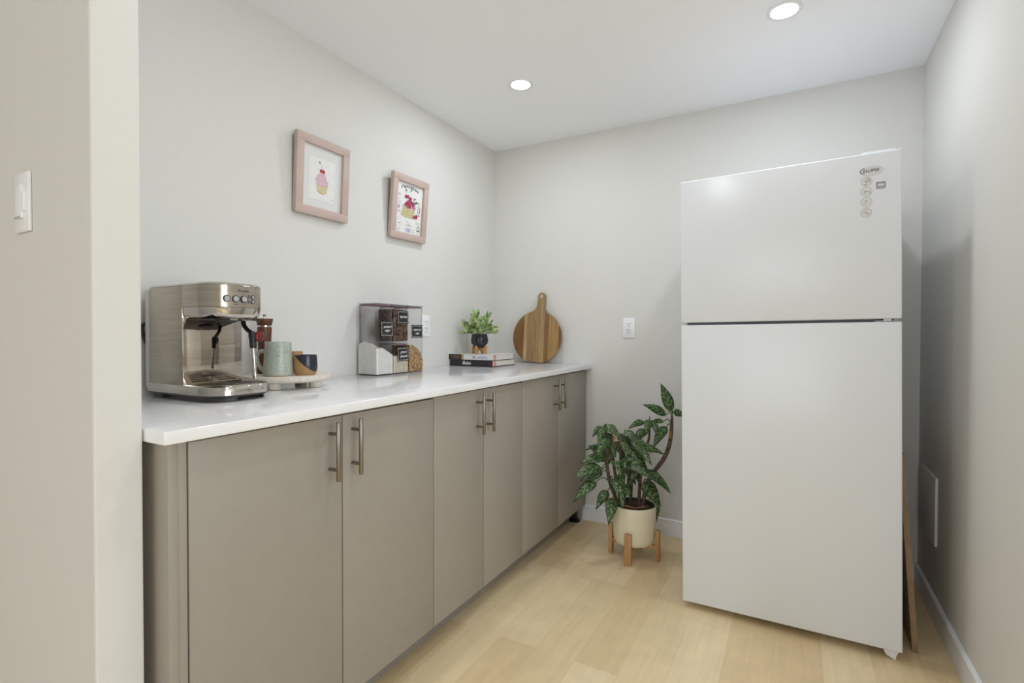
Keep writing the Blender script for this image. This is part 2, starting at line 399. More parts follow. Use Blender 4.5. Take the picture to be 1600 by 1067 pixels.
def outlet(label, loc, rotz):
    t = thing('wall_outlet', label, 'outlet', loc, (0, 0, rotz), group='wall outlets')
    bm = NB(); box(bm, (-.035, -.006, -.057), (.035, 0, .057), .003); obj('wall_plate', bm, PLASTIC, t)
    bm = NB(); box(bm, (-.017, -.0085, -.034), (.017, -.005, .034), .002); p = obj('receptacle', bm, PLASTIC, t)
    bm = NB()
    for z in (.018, -.016):
        box(bm, (-.0085, -.0090, z), (-.0055, -.0083, z+.009)); box(bm, (.0055, -.0090, z), (.0085, -.0083, z+.009))
        box(bm, (-.002, -.0090, z-.010), (.003, -.0083, z-.005))
    obj('slots', bm, SLOT, p, smooth=False)
outlet('white duplex wall outlet on the back wall left of the fridge', (-.8245, YB, 1.143), 0)
outlet('white duplex wall outlet on the left wall half hidden behind the clear canisters', (XL, 2.128, 1.148), PI/2)

t = thing('access_cover', 'square white access cover low on the right wall beside the fridge', 'access cover', (XR, 2.632, .4205))
bm = NB(); box(bm, (-.010, -.142, -.134), (0, .142, .134), .004); obj('cover_plate', bm, WALLCOVER, t)

# ------------------------------------------------------------------ cabinets
DX, DB, KX, CTB = -1.0782, 0.0933, -1.1514, 0.8905
SL = 0.0045
def zc(y): return .9173 + SL*(y-.5168)

def handle(parent, y):
    bm = NB()
    tube(bm, [(DX+.034, y, .7175), (DX+.034, y, .7190), (DX+.034, y, .8715), (DX+.034, y, .8730)], [.0050, .0060, .0060, .0050], n=14)
    h = obj('handle', bm, NICKEL, parent)
    for z in (.7465, .841):
        bm = NB(); tube(bm, [(DX-.0005, y, z), (DX+.033, y, z)], .0047, n=12); obj('post', bm, NICKEL, h)

def cabinet(label, y0, y1, ym, hy):
    top = CTB + SL*(y0-.5168) - .0008
    t = thing('base_cabinet', label, 'cabinet', ((XL+DX)/2, (y0+y1)/2, 0), group='greige base cabinets')
    off = Vector(t.location)
    class P: pass
    def put(name, bm, m, par=t, sm=True):
        bmesh.ops.translate(bm, verts=bm.verts, vec=-off)
        return obj(name, bm, m, par, smooth=sm)
    bm = NB(); box(bm, (XL+.003, y0+.0006, DB+.004), (DX-.022, y1-.0006, top)); put('carcass', bm, CABIN, sm=False)
    for a, b, h in ((y0, ym, hy[0]), (ym, y1, hy[1])):
        bm = NB(); box(bm, (DX-.019, a+.0015, DB), (DX, b-.0015, top-.006), .0016, 2); d = put('door', bm, CAB)
        hb = h
        before = set(bpy.data.objects)
        handle(d, hb)
        for o in set(bpy.data.objects)-before: o.data.transform(Matrix.Translation(-off))
    return t
cabA = cabinet('greige two-door base cabinet under the espresso machine', .5745, 1.3791, .9783, (.9345, 1.0135))
cabB = cabinet('narrow greige two-door base cabinet under the clear canisters', 1.3791, 2.0271, 1.6989, (1.6485, 1.7225))
cabC = cabinet('greige two-door base cabinet in the back corner beside the floor plant', 2.0271, 2.8292, 2.4277, (2.3715, 2.4465))
bm = NB()
lathe(bm, [(0, 0), (.032, 0), (.032, .006), (.022, .012), (.014, .016), (.014, .088), (0, .088)], c=(-1.128, 2.785, .0), n=20)
bmesh.ops.translate(bm, verts=bm.verts, vec=-Vector(cabC.location)); obj('leveling_leg', bm, BLACK, cabC)

t = thing('cabinet_end_panel', 'greige end panel and filler strip at the near end of the cabinets', 'panel', (-1.4, .55, 0))
off = Vector(t.location)
bm = NB(); box(bm, (XL+.003, .5365, 0), (DX, .5555, CTB-.0008), .0012); bmesh.ops.translate(bm, verts=bm.verts, vec=-off); obj('panel', bm, CAB, t)
bm = NB(); box(bm, (DX-.021, .5561, 0), (DX-.002, .5735, CTB-.0008), .0012); bmesh.ops.translate(bm, verts=bm.verts, vec=-off); obj('filler_strip', bm, CAB, t)
bm = NB(); box(bm, (KX-.018, .5745, 0), (KX, 2.755, .0925), .001); tag(obj('toe_kick', bm, TOE), 'long greige toe kick board on the floor under the cabinets', 'toe kick')

# countertop
ang = math.atan(SL)
bm = NB(); y0, y1 = 0.0, 2.3265
box(bm, (XL+.001-(-1.05), y0, -.0262), (0, y1, 0), .0022, 3)
ct = obj('countertop', bm, QUARTZ, None); ct.location = (-1.0497, .5168, .9173); ct.rotation_euler = (ang, 0, 0)
tag(ct, 'long white quartz countertop over the greige cabinets', 'countertop')

# ------------------------------------------------------------------ fridge
fr = thing('refrigerator', 'tall white top-freezer fridge against the back wall', 'fridge', (-.0295, 2.1151, 0), (0, -.0123, -.0116))
W = .7155; hw = W/2
bm = NB(); box(bm, (-hw+.004, .066, .045), (hw-.004, .695, 1.718), .006); obj('body', bm, FRIDGE, fr)
bm = NB(); box(bm, (-hw+.012, .0535, .05), (hw-.012, .0675, 1.135)); box(bm, (-hw+.012, .0535, 1.17), (hw-.012, .0675, 1.71)); obj('gasket', bm, FGREY, fr, smooth=False)
bm = NB(); box(bm, (-hw, 0, .030), (hw, .055, 1.1475), .005, 3); obj('door', bm, FRIDGE, fr)
bm = NB(); box(bm, (-hw, 0, 1.1575), (hw, .055, 1.7252), .005, 3); fz = obj('freezer_door', bm, FRIDGE, fr)
bm = NB(); box(bm, (-hw+.02, .030, 1.146), (hw-.02, .052, 1.159)); obj('handle_recess', bm, FGREY, fr, smooth=False)
bm = NB(); box(bm, (hw-.075, .006, 1.1482), (hw-.004, .05, 1.1515), .001); box(bm, (hw-.05, .008, 1.1515), (hw-.028, .03, 1.1570)); obj('hinge', bm, principled('hinge_grey', (.42, .42, .43), .35, .6), fr)
bm = NB(); box(bm, (hw-.11, .01, 1.724), (hw-.015, .10, 1.733), .003); obj('hinge_cover', bm, FRIDGE, fr)
for sx in (-1, 1):
    bm = NB(); zb = .004*-sx
    prof = [(-.019, .034), (-.019, .018+zb*0), (-.012, .010+zb), (.008, .0005+zb), (.0135, .0005+zb), (.0150, .012+zb), (.021, .022), (.021, .034)]
    if sx < 0:
        bm.free(); bm = NB(); lathe(bm, [(0, zb), (.02, zb), (.02, .046), (0, .046)], c=(-.30, .14, 0), n=16); obj('foot', bm, BLACK, fr)
        bm = NB(); lathe(bm, [(0, .0+zb), (.02, .0+zb), (.02, .046), (0, .046)], c=(sx*.30, .62, 0), n=16); obj('foot', bm, BLACK, fr)
        continue
    poly(bm, prof, (sx*.327, .02, 0), (1, 0, 0), (0, 0, 1), off=-.03, thick=.034)
    obj('foot', bm, PLASTIC, fr, smooth=False)
    bm = NB(); lathe(bm, [(0, .0+zb), (.02, .0+zb), (.02, .046), (0, .046)], c=(sx*.30, .62, 0), n=16); obj('foot', bm, BLACK, fr)
# badge and stickers on the freezer door (fridge-local, front is y = 0 facing -y)
RT, UP = (1, 0, 0), (0, 0, 1)
SILVER = principled('badge_silver', (.62, .62, .63), .3, .5); SGREY = principled('sticker_grey', (.30, .30, .31), .5); SINK = principled('badge_ink', (.05, .05, .05), .4)
SLIGHT = principled('sticker_pale', (.70, .70, .70), .5)
ox = -.0295
def FX(x, z): return x - ox + .0123*z + .0, z     # undo the lean of the fridge
bx, bz = FX(.2245, 1.664)
bm = NB(); poly(bm, ell(0, 0, .0340, .0160, 40), (bx, 0, bz), RT, UP, off=0, thick=.0022); bd = obj('brand_badge', bm, SILVER, fz, smooth=False)
bm = NB(); text_bm(bm, 'ELLIPSE', .0135, (bx-.001, -.0022, bz), RT, UP, shear=.15, fit=.046, bold=.0003)
arc = [(-.031*math.cos(a), .013*math.sin(a)) for a in [(-.9+.15*k) for k in range(13)]]
for q in stroke2(arc, .0022): poly(bm, q, (bx-.001, -.0022, bz), RT, UP, off=.0002)
obj('badge_lettering', bm, SINK, bd, smooth=False)
rs = random.Random(3)
for i, z in enumerate((1.6285, 1.5945, 1.5585, 1.5225)):
    x, z = FX(.2108, z)
    bm = NB(); poly(bm, ell(0, 0, .0163, .0163, 28), (x, 0, z), RT, UP, off=0, thick=.0006)
    s = obj('round_sticker', bm, SLIGHT, fz, smooth=False)
    bm = NB()
    for k in range(28):
        for q in stroke2([(.0157*math.cos(2*PI*k/28), .0157*math.sin(2*PI*k/28)), (.0157*math.cos(2*PI*(k+1)/28), .0157*math.sin(2*PI*(k+1)/28))], .0009): poly(bm, q, (x, -.0006, z), RT, UP, off=.0002)
    for k in range((14, 10, 5, 11)[i]):
        a, r = rs.uniform(0, 2*PI), rs.uniform(0, .012)
        poly(bm, ell(r*math.cos(a), r*math.sin(a), rs.uniform(.0012, .0026), rs.uniform(.001, .002), 10, rs.uniform(0, 3)), (x, -.0006, z), RT, UP, off=.0002)
    obj('sticker_print', bm, SGREY, s, smooth=False)
x, z = FX(.2508, 1.6105)
bm = NB(); poly(bm, [(-.0135, -.012), (.0135, -.012), (.0135, .012), (-.0135, .012)], (x, 0, z), RT, UP, thick=.0005); s = obj('energy_sticker', bm, SGREY, fz, smooth=False)
bm = NB()
poly(bm, [(-.0125, -.0085), (.0125, -.0085), (.0125, -.0070), (-.0125, -.0070)], (x, -.0005, z), RT, UP, off=.0002)
poly(bm, ell(0, .0015, .010, .0042, 20), (x, -.0005, z), RT, UP, off=.0002)
obj('sticker_print', bm, SLIGHT, s, smooth=False)

# brown board leaning on the fridge's right side
bm = NB()
b0, b1 = Vector((.369, 2.205, .0)), Vector((.3225, 2.205, .69))
d = (b1-b0); n = Vector((1, 0, 0))*.017
y2 = 2.79
lo = [b0, b0+n, b1+n, b1]
loft(bm, [[Vector((p.x, 2.208, p.z)) for p in lo], [Vector((p.x+.0078, y2, p.z)) for p in lo]])
tag(obj('wood_board', bm, BOARDW, smooth=False), 'brown wood board leaning in the gap between fridge and right wall', 'board')

# ------------------------------------------------------------------ pictures
def picture(name, label, y_left, width, h, zb, lean, art, tilt=0.0):
    t = thing(name, label, 'picture', (XL+.0025, y_left+width/2, zb), (0, 0, 0), group='pink framed prints')
    # local frame: +x out of the wall, y to the right, z up
    t.rotation_euler = (tilt, lean, 0)
    bw = .034; d = .022; w2 = width/2
    bm = NB()
    for lo, hi in (((0, -w2, 0), (d, w2, bw)), ((0, -w2, h-bw), (d, w2, h)), ((0, -w2, bw-.001), (d, -w2+bw, h-bw+.001)), ((0, w2-bw, bw-.001), (d, w2, h-bw+.001))): box(bm, lo, hi, .0022)
    obj('frame', bm, PINK, t)
    bm = NB(); box(bm, (-.0015, -w2+.004, .004), (.004, w2-.004, h-.004)); obj('backing', bm, FRAMEBACK, t, smooth=False)
    iw, ih = width-2*bw, h-2*bw
    art(t, iw, ih, bw, d)
    return t

def C(n, c, r=.8): return principled(n, c, r)
INK = C('print_ink', (.06, .06, .06)); PINKF = C('print_pink', (.66, .47, .53)); PINKD = C('print_deep_pink', (.50, .27, .36)); CHERRY = C('print_cherry', (.42, .03, .05))
CAKE = C('print_cake', (.60, .54, .32)); CAKED = C('print_cake_shade', (.40, .33, .14)); GRN = C('print_green', (.10, .25, .10)); PURP = C('print_plum', (.28, .08, .20)); LINE = C('print_line', (.45, .45, .44))
BLUEP = C('print_blue', (.42, .46, .62))
def art_cupcake(t, iw, ih, bw, d):
    x0 = .009
    bm = NB(); box(bm, (.004, -iw/2-.002, bw-.002), (x0, iw/2+.002, bw+ih+.002)); mt = obj('mat_board', bm, MATB, t, smooth=False)
    O = (x0, 0, bw); R_, U_ = (0, 1, 0), (0, 0, 1)
    pw, ph = iw*.66, ih*.70
    bm = NB(); poly(bm, [(-pw/2, ih*.14), (pw/2, ih*.14), (pw/2, ih*.14+ph), (-pw/2, ih*.14+ph)], O, R_, U_, thick=.0006); pr = obj('print', bm, PAPER, t, smooth=False)
    bm = NB(); O2 = (x0+.0006, 0, bw)
    def P(pts, mi, k): poly(bm, [(a*iw, b*ih) for a, b in pts], O2, R_, U_, off=.0001*k, mi=mi)
    P([(-.155, .39), (.145, .385), (.115, .27), (.03, .245), (-.06, .255), (-.13, .285)], 0, 1)
    P([(-.13, .285), (-.06, .255), (.03, .245), (.03, .257), (-.06, .27), (-.13, .30)], 1, 2)
    P([(-.17, .40), (-.155, .44), (-.19, .46), (-.15, .51), (-.16, .53), (-.09, .575), (-.05, .60), (.02, .60), (.07, .575), (.11, .53), (.10, .51), (.165, .46), (.14, .44), (.17, .40), (.10, .375), (-.08, .38)], 2, 3)
    for s in ([(-.15, .45), (-.03, .47), (.13, .45)], [(-.13, .50), (0, .52), (.10, .505)], [(-.10, .55), (.0, .565), (.06, .555)], [(-.15, .40), (0, .385), (.15, .40)]):
        for q in stroke2([(a*iw, b*ih) for a, b in s], .0014): poly(bm, q, O2, R_, U_, off=.0004, mi=3)
    P([(x, y) for x, y in ell(-.035, .625, .038, .03, 14)], 4, 5); P([(x, y) for x, y in ell(.025, .62, .04, .032, 14)], 4, 6)
    for q in stroke2([(0*iw, .65*ih), (-.025*iw, .70*ih), (-.075*iw, .755*ih)], .0011): poly(bm, q, O2, R_, U_, off=.0005, mi=5)
    P([(-.09, .74), (-.07, .74), (-.06, .765), (-.085, .775)], 6, 6)
    for s in ([(-.33, .83), (.33, .83)],):
        for q in stroke2([(a*iw, b*ih) for a, b in s], .0008): poly(bm, q, O2, R_, U_, off=.0003, mi=7)
    text_bm(bm, 'Cake', .008, (x0+.0006, .27*iw, bw+.20*ih), R_, U_, off=.0003, mi=1, shear=.3)
    bm.faces.ensure_lookup_table()
    obj('artwork', bm, [CAKE, CAKED, PINKF, PINKD, CHERRY, GRN, INK, LINE], pr, smooth=False)
def art_pancakes(t, iw, ih, bw, d):
    x0 = .009
    R_, U_ = (0, 1, 0), (0, 0, 1)
    bm = NB(); box(bm, (.004, -iw/2-.002, bw-.002), (x0, iw/2+.002, bw+ih+.002)); pr = obj('print', bm, PAPER, t, smooth=False)
    bm = NB(); O2 = (x0, 0, bw); rr = random.Random(5)
    def P(pts, mi, k): poly(bm, [(a*iw, b*ih) for a, b in pts], O2, R_, U_, off=.0001*k, mi=mi)
    text_bm(bm, 'Pancakes', .022, (x0, .0, bw+.895*ih), R_, U_, off=.0003, mi=6, fit=.66*iw, bend=.012, bold=.0004, shear=.1)
    for k, y in enumerate((.36, .405, .45, .495, .54)):
        P(ell(-.02+.01*(k % 2), y, .27-.012*k, .045, 24), 1, 1+2*k); P(ell(-.02+.01*(k % 2), y+.012, .265-.012*k, .040, 24), 0, 2+2*k)
    P([(-.25, .56), (-.05, .62), (.2, .56), (.18, .52), (.10, .50), (.06, .44), (.02, .5), (-.15, .53)], 2, 12)
    for i in range(26):
        x, y = rr.uniform(-.2, .2), rr.uniform(.54, .78)
        if abs(x) > .26-(y-.54)*.6: continue
        P(ell(x, y, .05, .035, 12), rr.choice((4, 4, 4, 8, 8, 3)), 13+i)
    for a, b, c in ((.12, .70, .5), (.2, .68, -.2), (-.12, .82, 2.2), (.02, .84, 1.2), (.15, .64, .2)):
        P([(a, b), (a+.07*math.cos(c)-.02*math.sin(c), b+.05*math.sin(c)+.02*math.cos(c)), (a+.13*math.cos(c), b+.09*math.sin(c)), (a+.07*math.cos(c)+.02*math.sin(c), b+.05*math.sin(c)-.02*math.cos(c))], 5, 42)
    P(ell(.27, .375, .06, .04, 12), 4, 45); P(ell(.20, .36, .05, .03, 12), 8, 44); P([(.3, .41), (.36, .43), (.33, .39)], 5, 46)
    # little sketches: bowl, whisk, bottle, flour bag, milk, egg
    def S(pts, wd=.0013, mi=6):
        for q in stroke2([(a*iw, b*ih) for a, b in pts], wd): poly(bm, q, O2, R_, U_, off=.0004, mi=mi)
    S([(-.42, .74), (-.38, .77), (-.34, .74), (-.38, .715), (-.42, .74)]); S([(-.40, .66), (-.34, .60)]); S([(-.42, .58), (-.30, .585)])
    for k in range(4): S([(-.42, .47+.02*k), (-.34, .475+.02*k)], .002)
    S([(-.43, .42), (-.31, .42)]); S([(-.42, .40), (-.28, .40)])
    S([(.34, .46), (.34, .56), (.37, .62), (.40, .56), (.40, .46), (.34, .46)], .002); S([(.42, .47), (.42, .58)], .003); P(ell(.37, .66, .015, .02, 8), 4, 20)
    S([(.30, .425), (.46, .425)]); S([(.32, .41), (.44, .41)])
    S([(-.42, .08), (-.42, .22), (-.38, .30), (-.30, .30), (-.28, .22), (-.28, .10), (-.42, .08)], .001, 7); S([(-.36, .18), (-.32, .18)], .003)
    S([(-.42, .06), (-.28, .06)]); S([(-.40, .03), (-.30, .03)])
    S([(-.08, .25), (.0, .22), (.03, .18)], .002, 1); S([(-.10, .18), (.15, .15)], .002, 1); S([(.05, .22), (.08, .17), (-.04, .155)], .0015, 5)
    P([(-.08, .05), (.10, .05), (.10, .11), (-.08, .11)], 9, 20); S([(-.06, .03), (.10, .03)], .0015, 3)
    S([(.16, .09), (.26, .09)]); S([(.16, .05), (.24, .05)])
    S([(.28, .26), (.48, .26)], .001); S([(.30, .24), (.46, .24)], .001)
    S([(.36, .08), (.36, .16), (.40, .20), (.44, .16), (.44, .08)], .003); S([(.34, .10), (.47, .10)], .003); S([(.36, .04), (.46, .04)])
    obj('artwork', bm, [CAKE, CAKED, PINKF, PINKD, CHERRY, GRN, INK, LINE, PURP, BLUEP], pr, smooth=False)
picture('framed_print', 'pink framed cupcake print with white mat on the left wall', 1.309, .264, .314, 1.585, math.radians(3.0), art_cupcake)
picture('framed_print', 'pink framed pancake recipe print on the left wall nearer the corner', 1.838, .264, .312, 1.5775, math.radians(5.5), art_pancakes, math.radians(0.6))

# ------------------------------------------------------------------ espresso machine  (faces +x, left side panel faces -y)
ez = zc(.9745) + .0003
em = thing('espresso_machine', 'brushed steel espresso machine at the near end of the white counter', 'espresso machine', (-1.50, .8735, ez))
EX, EY = -1.50, .8735
def E_(x, y, z): return (x-EX, y-EY, z-.9189)
def put(name, bm, m, par=em, sm=True, ang=35):
    bmesh.ops.translate(bm, verts=bm.verts, vec=Vector((-EX, -EY, -.9189)))
    return obj(name, bm, m, par, smooth=sm, angle=ang)
def sect(x0, x1, y0, y1, rf, rr, z, bul=0.0, n=10):
    out = []
    for x, y in rrect(x0, x1, y0, y1, [rf, rr, rr, rf], n):
        if bul: x += bul*(1-((y-(y0+y1)/2)/((y1-y0)/2))**2)*max(0, (x-x0)/(x1-x0))**2
        out.append((x, y, z))
    return out
# column (two side panels and back are one steel shell)
bm = NB(); box(bm, (-1.652, .775, .944), (-1.4785, .949, 1.2380), .002, 2); put('column', bm, STEEL)
bm = NB(); box(bm, (-1.480, .7757, .962), (-1.4755, .944, 1.148), .0005); put('splash_panel', bm, MIRROR)
# head: upper shell with rounded front corners and a lower tapered chrome band
bm = NB(); loft(bm, [sect(-1.4779, -1.352, .775, .949, .052, .002, z, .010) for z in (1.1785, 1.2375)]); put('head_shell', bm, STEEL, ang=25)
bm = NB(); loft(bm, [sect(-1.478, -1.352+a, .775+b, .949-b, .052, .008, z, .010) for z, a, b in ((1.1775, .0, 0), (1.160, -.001, .002), (1.152, -.005, .006), (1.147, -.012, .012))]); put('lower_band', bm, CHROME, ang=50)
bm = NB(); loft(bm, [sect(-1.652+a, -1.352-a, .775+a, .949-a, max(.05-a, .01), .006, z, .010) for z, a in ((1.2383, .001), (1.2405, .0015), (1.2445, .006), (1.2465, .016))]); put('top_cover', bm, CHROME, ang=50)
bm = NB(); box(bm, (-1.4745, .786, 1.1432), (-1.366, .938, 1.1468), .0015); put('head_underside', bm, BLACK)
bm = NB(); lathe(bm, [(0, 1.138), (.022, 1.138), (.0245, 1.1395), (.0245, 1.1440), (0, 1.1440)], c=(-1.418, .862, 0), n=28)
gh = put('group_head', bm, DKGREY)
bm = NB(); box(bm, (-1.3665, .842, 1.1425), (-1.3645, .864, 1.1465)); box(bm, (-1.3665, .876, 1.1425), (-1.3645, .910, 1.1455)); put('lock_mark', bm, CHROME, gh, sm=False)
# buttons: three large, two small
BTN = principled('button_steel', (.50, .50, .50), .45, .6)
def front_x(y): return -1.352 + .010*(1-((y-.862)/.087)**2)
def button(y, z, r):
    x = front_x(y) - .0005
    if y >.897: x -= (.052 - math.sqrt(max(.052**2-(y-.897)**2, 0)))
    an = -math.atan((y-.862)*.010*2/.087**2) if y < .897 else -.0
    mtx = Matrix.Translation((x, y, z)) @ Matrix.Rotation(PI/2, 4, 'Y')
    bm = NB(); lathe(bm, [(0, 0), (r, 0), (r, .0022), (r-.0010, .0026), (r-.0016, .0018), (0, .0018)], n=24, mat=mtx); b = put('button', bm, BLACK)
    bm = NB(); lathe(bm, [(0, .0018), (r-.0017, .0018), (r-.0022, .0030), (0, .0032)], n=24, mat=mtx); put('button_cap', bm, BTN, b)
for y in (.820, .8445, .8685): button(y, 1.2010, .0098)
for z in (1.2085, 1.1950): button(.895, z, .0056)
for y, ks in ((.820, (0,)), (.8445, (-.003, .003))):
    for k in ks:
        bm = NB(); poly(bm, ell(y+k, 1.1865, .0012, .0018, 8), (front_x(y)+.0004, 0, 0), (0, 1, 0), (0, 0, 1), thick=.0003); put('cup_mark', bm, DKGREY, sm=False)
for z in (1.2090, 1.1950):
    bm = NB(); poly(bm, [(.8822, z-.0048), (.8838, z-.0048), (.8838, z+.0048), (.8822, z+.0048)], (front_x(.883)+.0004, 0, 0), (0, 1, 0), (0, 0, 1), thick=.0003); put('indicator_mark', bm, DKGREY, sm=False)
bm = NB()
text_bm(bm, 'Breville', .0085, (front_x(.868)+.0006, .868, 1.2245), (0, 1, 0), (0, 0, 1), off=.0003, fit=.030)
put('brand_lettering', bm, DKGREY, sm=False)
# base, feet, drip tray
def base_loop(z, g=0.0): return sect(-1.668+g, -1.345-g, .773+g, .9715-g, .060, .012, z, .012)
bm = NB(); loft(bm, [base_loop(.9305, .006), base_loop(.9345, .001), base_loop(.9365, .0005)])
base = put('base', bm, DKGREY)
def foot(pts):
    bm = NB(); loft(bm, [[(x, y, z) for x, y in pts] for z in (.9189, .9315)]); put('foot', bm, DKGREY, base)
fl = base_loop(0, .012)
cx = lambda p: (p[0]+1.5, p[1]-.87)
foot(rrect(-1.655, -1.612, .785, .815, .006)); foot(rrect(-1.655, -1.612, .935, .963, .006))
foot([(-1.52, .800), (-1.535, .786)] + [(x, y) for x, y, z in fl if y < .853 and x > -1.50 and x > -1.5][:] + [(-1.352, .855), (-1.375, .850)])
foot([(-1.385, .945), (-1.372, .948)] + [(x, y) for x, y, z in fl if y > .935 and x > -1.45] + [(-1.45, .948)])
bm = NB(); box(bm, (-1.62, .80, .9225), (-1.40, .95, .931)); put('underside_tray', bm, BLACK, base, sm=False)
bm = NB(); loft(bm, [base_loop(.9370), base_loop(.9450), [(x, y, z) for x, y, z in base_loop(.9600)], base_loop(.9620, .002)]); dt = put('drip_tray', bm, CHROME, ang=50)
bm = NB(); loft(bm, [sect(-1.472, -1.356, .785, .963, .052, .004, .9619, .010), sect(-1.472, -1.356, .785, .963, .052, .004, .9626, .010)]); put('drip_grid', bm, STEEL, dt)
bm = NB()
for k in range(7):
    x = -1.462+.0145*k
    hwd = .075 if k < 5 else (.060 if k == 5 else .040)
    for sg in (-1, 1): box(bm, (x, .874+sg*(hwd*.55)-hwd*.40, .9624), (x+.007, .874+sg*(hwd*.55)+hwd*.40, .9630))
box(bm, (-1.424, .852, .9625), (-1.402, .898, .9634))
put('drip_slots', bm, BLACK, dt, sm=False)
# steam wand with black grip and red ring
bm = NB(); tube(bm, [(-1.424, .918, 1.146), (-1.420, .918, 1.130), (-1.405, .918, 1.117), (-1.386, .918, 1.108), (-1.381, .918, 1.098)], .0065, n=12, smooth=5); sw = put('steam_wand', bm, BLACK)
bm = NB(); tube(bm, [(-1.384, .918, 1.110), (-1.381, .918, 1.102), (-1.378, .918, 1.074), (-1.3775, .918, 1.063)], [.0085, .0105, .0095, .0090], n=14); put('grip', bm, BLACK, sw)
bm = NB(); tube(bm, [(-1.3775, .918, 1.064), (-1.371, .918, .995), (-1.369, .918, .982), (-1.369, .918, .975)], [.0052, .0052, .0066, .005], n=12); put('wand_tube', bm, CHROME, sw)
rc = Vector((-1.372, .9320, 1.098)); ra = Vector((.30, -.94, .10)).normalized(); r1 = ra.cross(Vector((0, 0, 1))).normalized(); r2 = ra.cross(r1)
def ring(bm, R, lo, hi, rin, n=28):
    loops = []
    pr = [(rin, lo), (R, lo), (R, hi), (rin, hi)]
    loops = [[rc + (r1*math.cos(2*PI*k/n)+r2*math.sin(2*PI*k/n))*a + ra*b for a, b in pr] for k in range(n)]
    t = bmesh.new(); V = [[t.verts.new(p) for p in lp] for lp in loops]
    for k in range(n):
        A, B = V[k], V[(k+1) % n]
        for j in range(4): t.faces.new((A[j], A[(j+1) % 4], B[(j+1) % 4], B[j]))
    bmesh.ops.recalc_face_normals(t, faces=t.faces[:]); merge(bm, t)
bm = NB(); ring(bm, .0150, -.0075, .0020, .0122); put('thumb_ring', bm, DKGREY, sw)
bm = NB(); ring(bm, .0121, -.0070, .0085, .0086); put('ring_liner', bm, RED, sw)
# water tank on the back, with black carrying loop
bm = NB(); box(bm, (-1.700, .790, .950), (-1.6525, .936, 1.232), .010, 3); wt = put('water_tank', bm, glass_thin('tank_plastic', (.60, .60, .61), edge=.8))
bm = NB(); box(bm, (-1.684, .776, .942), (-1.6525, .948, 1.236), .009, 3); put('back_edge', bm, CHROME)
bm = NB(); tube(bm, [(-1.672, .786, 1.137), (-1.692, .779, 1.134), (-1.699, .778, 1.118), (-1.690, .780, 1.088), (-1.672, .786, 1.060)], .0048, n=8, smooth=4); put('tank_handle', bm, BLACK, wt)

# ------------------------------------------------------------------ tray and what stands on it
tc_ = (-1.552, 1.166); tz = zc(tc_[1]) + .0007
t = thing('serving_tray', 'round whitewashed wooden tray on small feet beside the espresso machine', 'tray', (tc_[0], tc_[1], tz))
bm = NB(); lathe(bm, [(0, .021), (.128, .021), (.139, .026), (.142, .033), (.141, .041), (.138, .043), (0, .043)], n=64); obj('tray_top', bm, WASH, t)
for a in (-62, 22, 118, 202):
    x, y = .100*math.cos(math.radians(a)), .100*math.sin(math.radians(a))
    bm = NB(); lathe(bm, [(0, 0), (.0205, 0), (.022, .002), (.022, .0212), (0, .0212)], c=(x, y, 0), n=24); obj('foot', bm, WASH, t)
TT = tz + .043

t = thing('pepper_mill', 'tall dark red-brown wooden pepper mill behind the green mug', 'pepper mill', (-1.648, 1.142, TT))
bm = NB(); lathe(bm, [(0, 0), (.0265, 0), (.0275, .003), (.0265, .012), (.0235, .045), (.0215, .075), (.0215, .110), (.0225, .138), (.0240, .164), (.0235, .1655), (0, .1655)], n=36); obj('body', bm, WALNUTRED, t)
bm = NB(); lathe(bm, [(.0, .1655), (.0195, .1655), (.0195, .171), (0, .171)], n=32); obj('metal_collar', bm, CHROME, t)
bm = NB(); lathe(bm, [(0, .171), (.0225, .171), (.0235, .172), (.0285, .1935), (.0280, .1955), (0, .1965)], n=36); obj('cap', bm, WALNUTRED, t)
bm = NB(); lathe(bm, [(0, .196), (.0035, .196), (.003, .2035), (.0065, .2065), (.0068, .209), (.004, .2115), (0, .2118)], n=20); obj('knob', bm, CHROME, t)

MUGM = noisy('celadon_glaze', (.37, .42, .36), (.44, .48, .42), 18, .28, detail=5)
def speckle(m, sc_=170, th=.10, col=(.10, .08, .05)):
    N, L, b = nodes(m); src = b.inputs['Base Color'].links[0].from_socket
    tc = N.new('ShaderNodeTexCoord'); vo = N.new('ShaderNodeTexVoronoi'); vo.inputs['Scale'].default_value = sc_
    L.new(tc.outputs['Object'], vo.inputs['Vector'])
    lt = N.new('ShaderNodeMath'); lt.operation = 'LESS_THAN'; lt.inputs[1].default_value = th; L.new(vo.outputs['Distance'], lt.inputs[0])
    sp = N.new('ShaderNodeSeparateColor'); L.new(vo.outputs['Color'], sp.inputs[0])
    g2 = N.new('ShaderNodeMath'); g2.operation = 'GREATER_THAN'; g2.inputs[1].default_value = .62; L.new(sp.outputs[0], g2.inputs[0])
    mu = N.new('ShaderNodeMath'); mu.operation = 'MULTIPLY'; L.new(lt.outputs[0], mu.inputs[0]); L.new(g2.outputs[0], mu.inputs[1])
    mx = N.new('ShaderNodeMix'); mx.data_type = 'RGBA'; L.new(mu.outputs[0], mx.inputs['Factor']); L.new(src, mx.inputs['A']); mx.inputs['B'].default_value = (*col, 1)
    L.new(mx.outputs['Result'], b.inputs['Base Color'])
speckle(MUGM, 210, .28)
CLAYR = principled('bare_clay', (.42, .29, .17), .7)
t = thing('mug', 'speckled pale green pottery mug on the round tray', 'mug', (-1.524, 1.106, TT))
bm = NB()
lathe(bm, [(0, 0), (.0435, 0), (.0465, .003), (.0475, .010), (.0465, .030), (.0435, .065), (.0415, .095), (.0415, .1135), (.0405, .1150), (.0388, .1140), (.0388, .095), (.0405, .065), (.0430, .030), (.040, .010), (0, .008)], n=48)
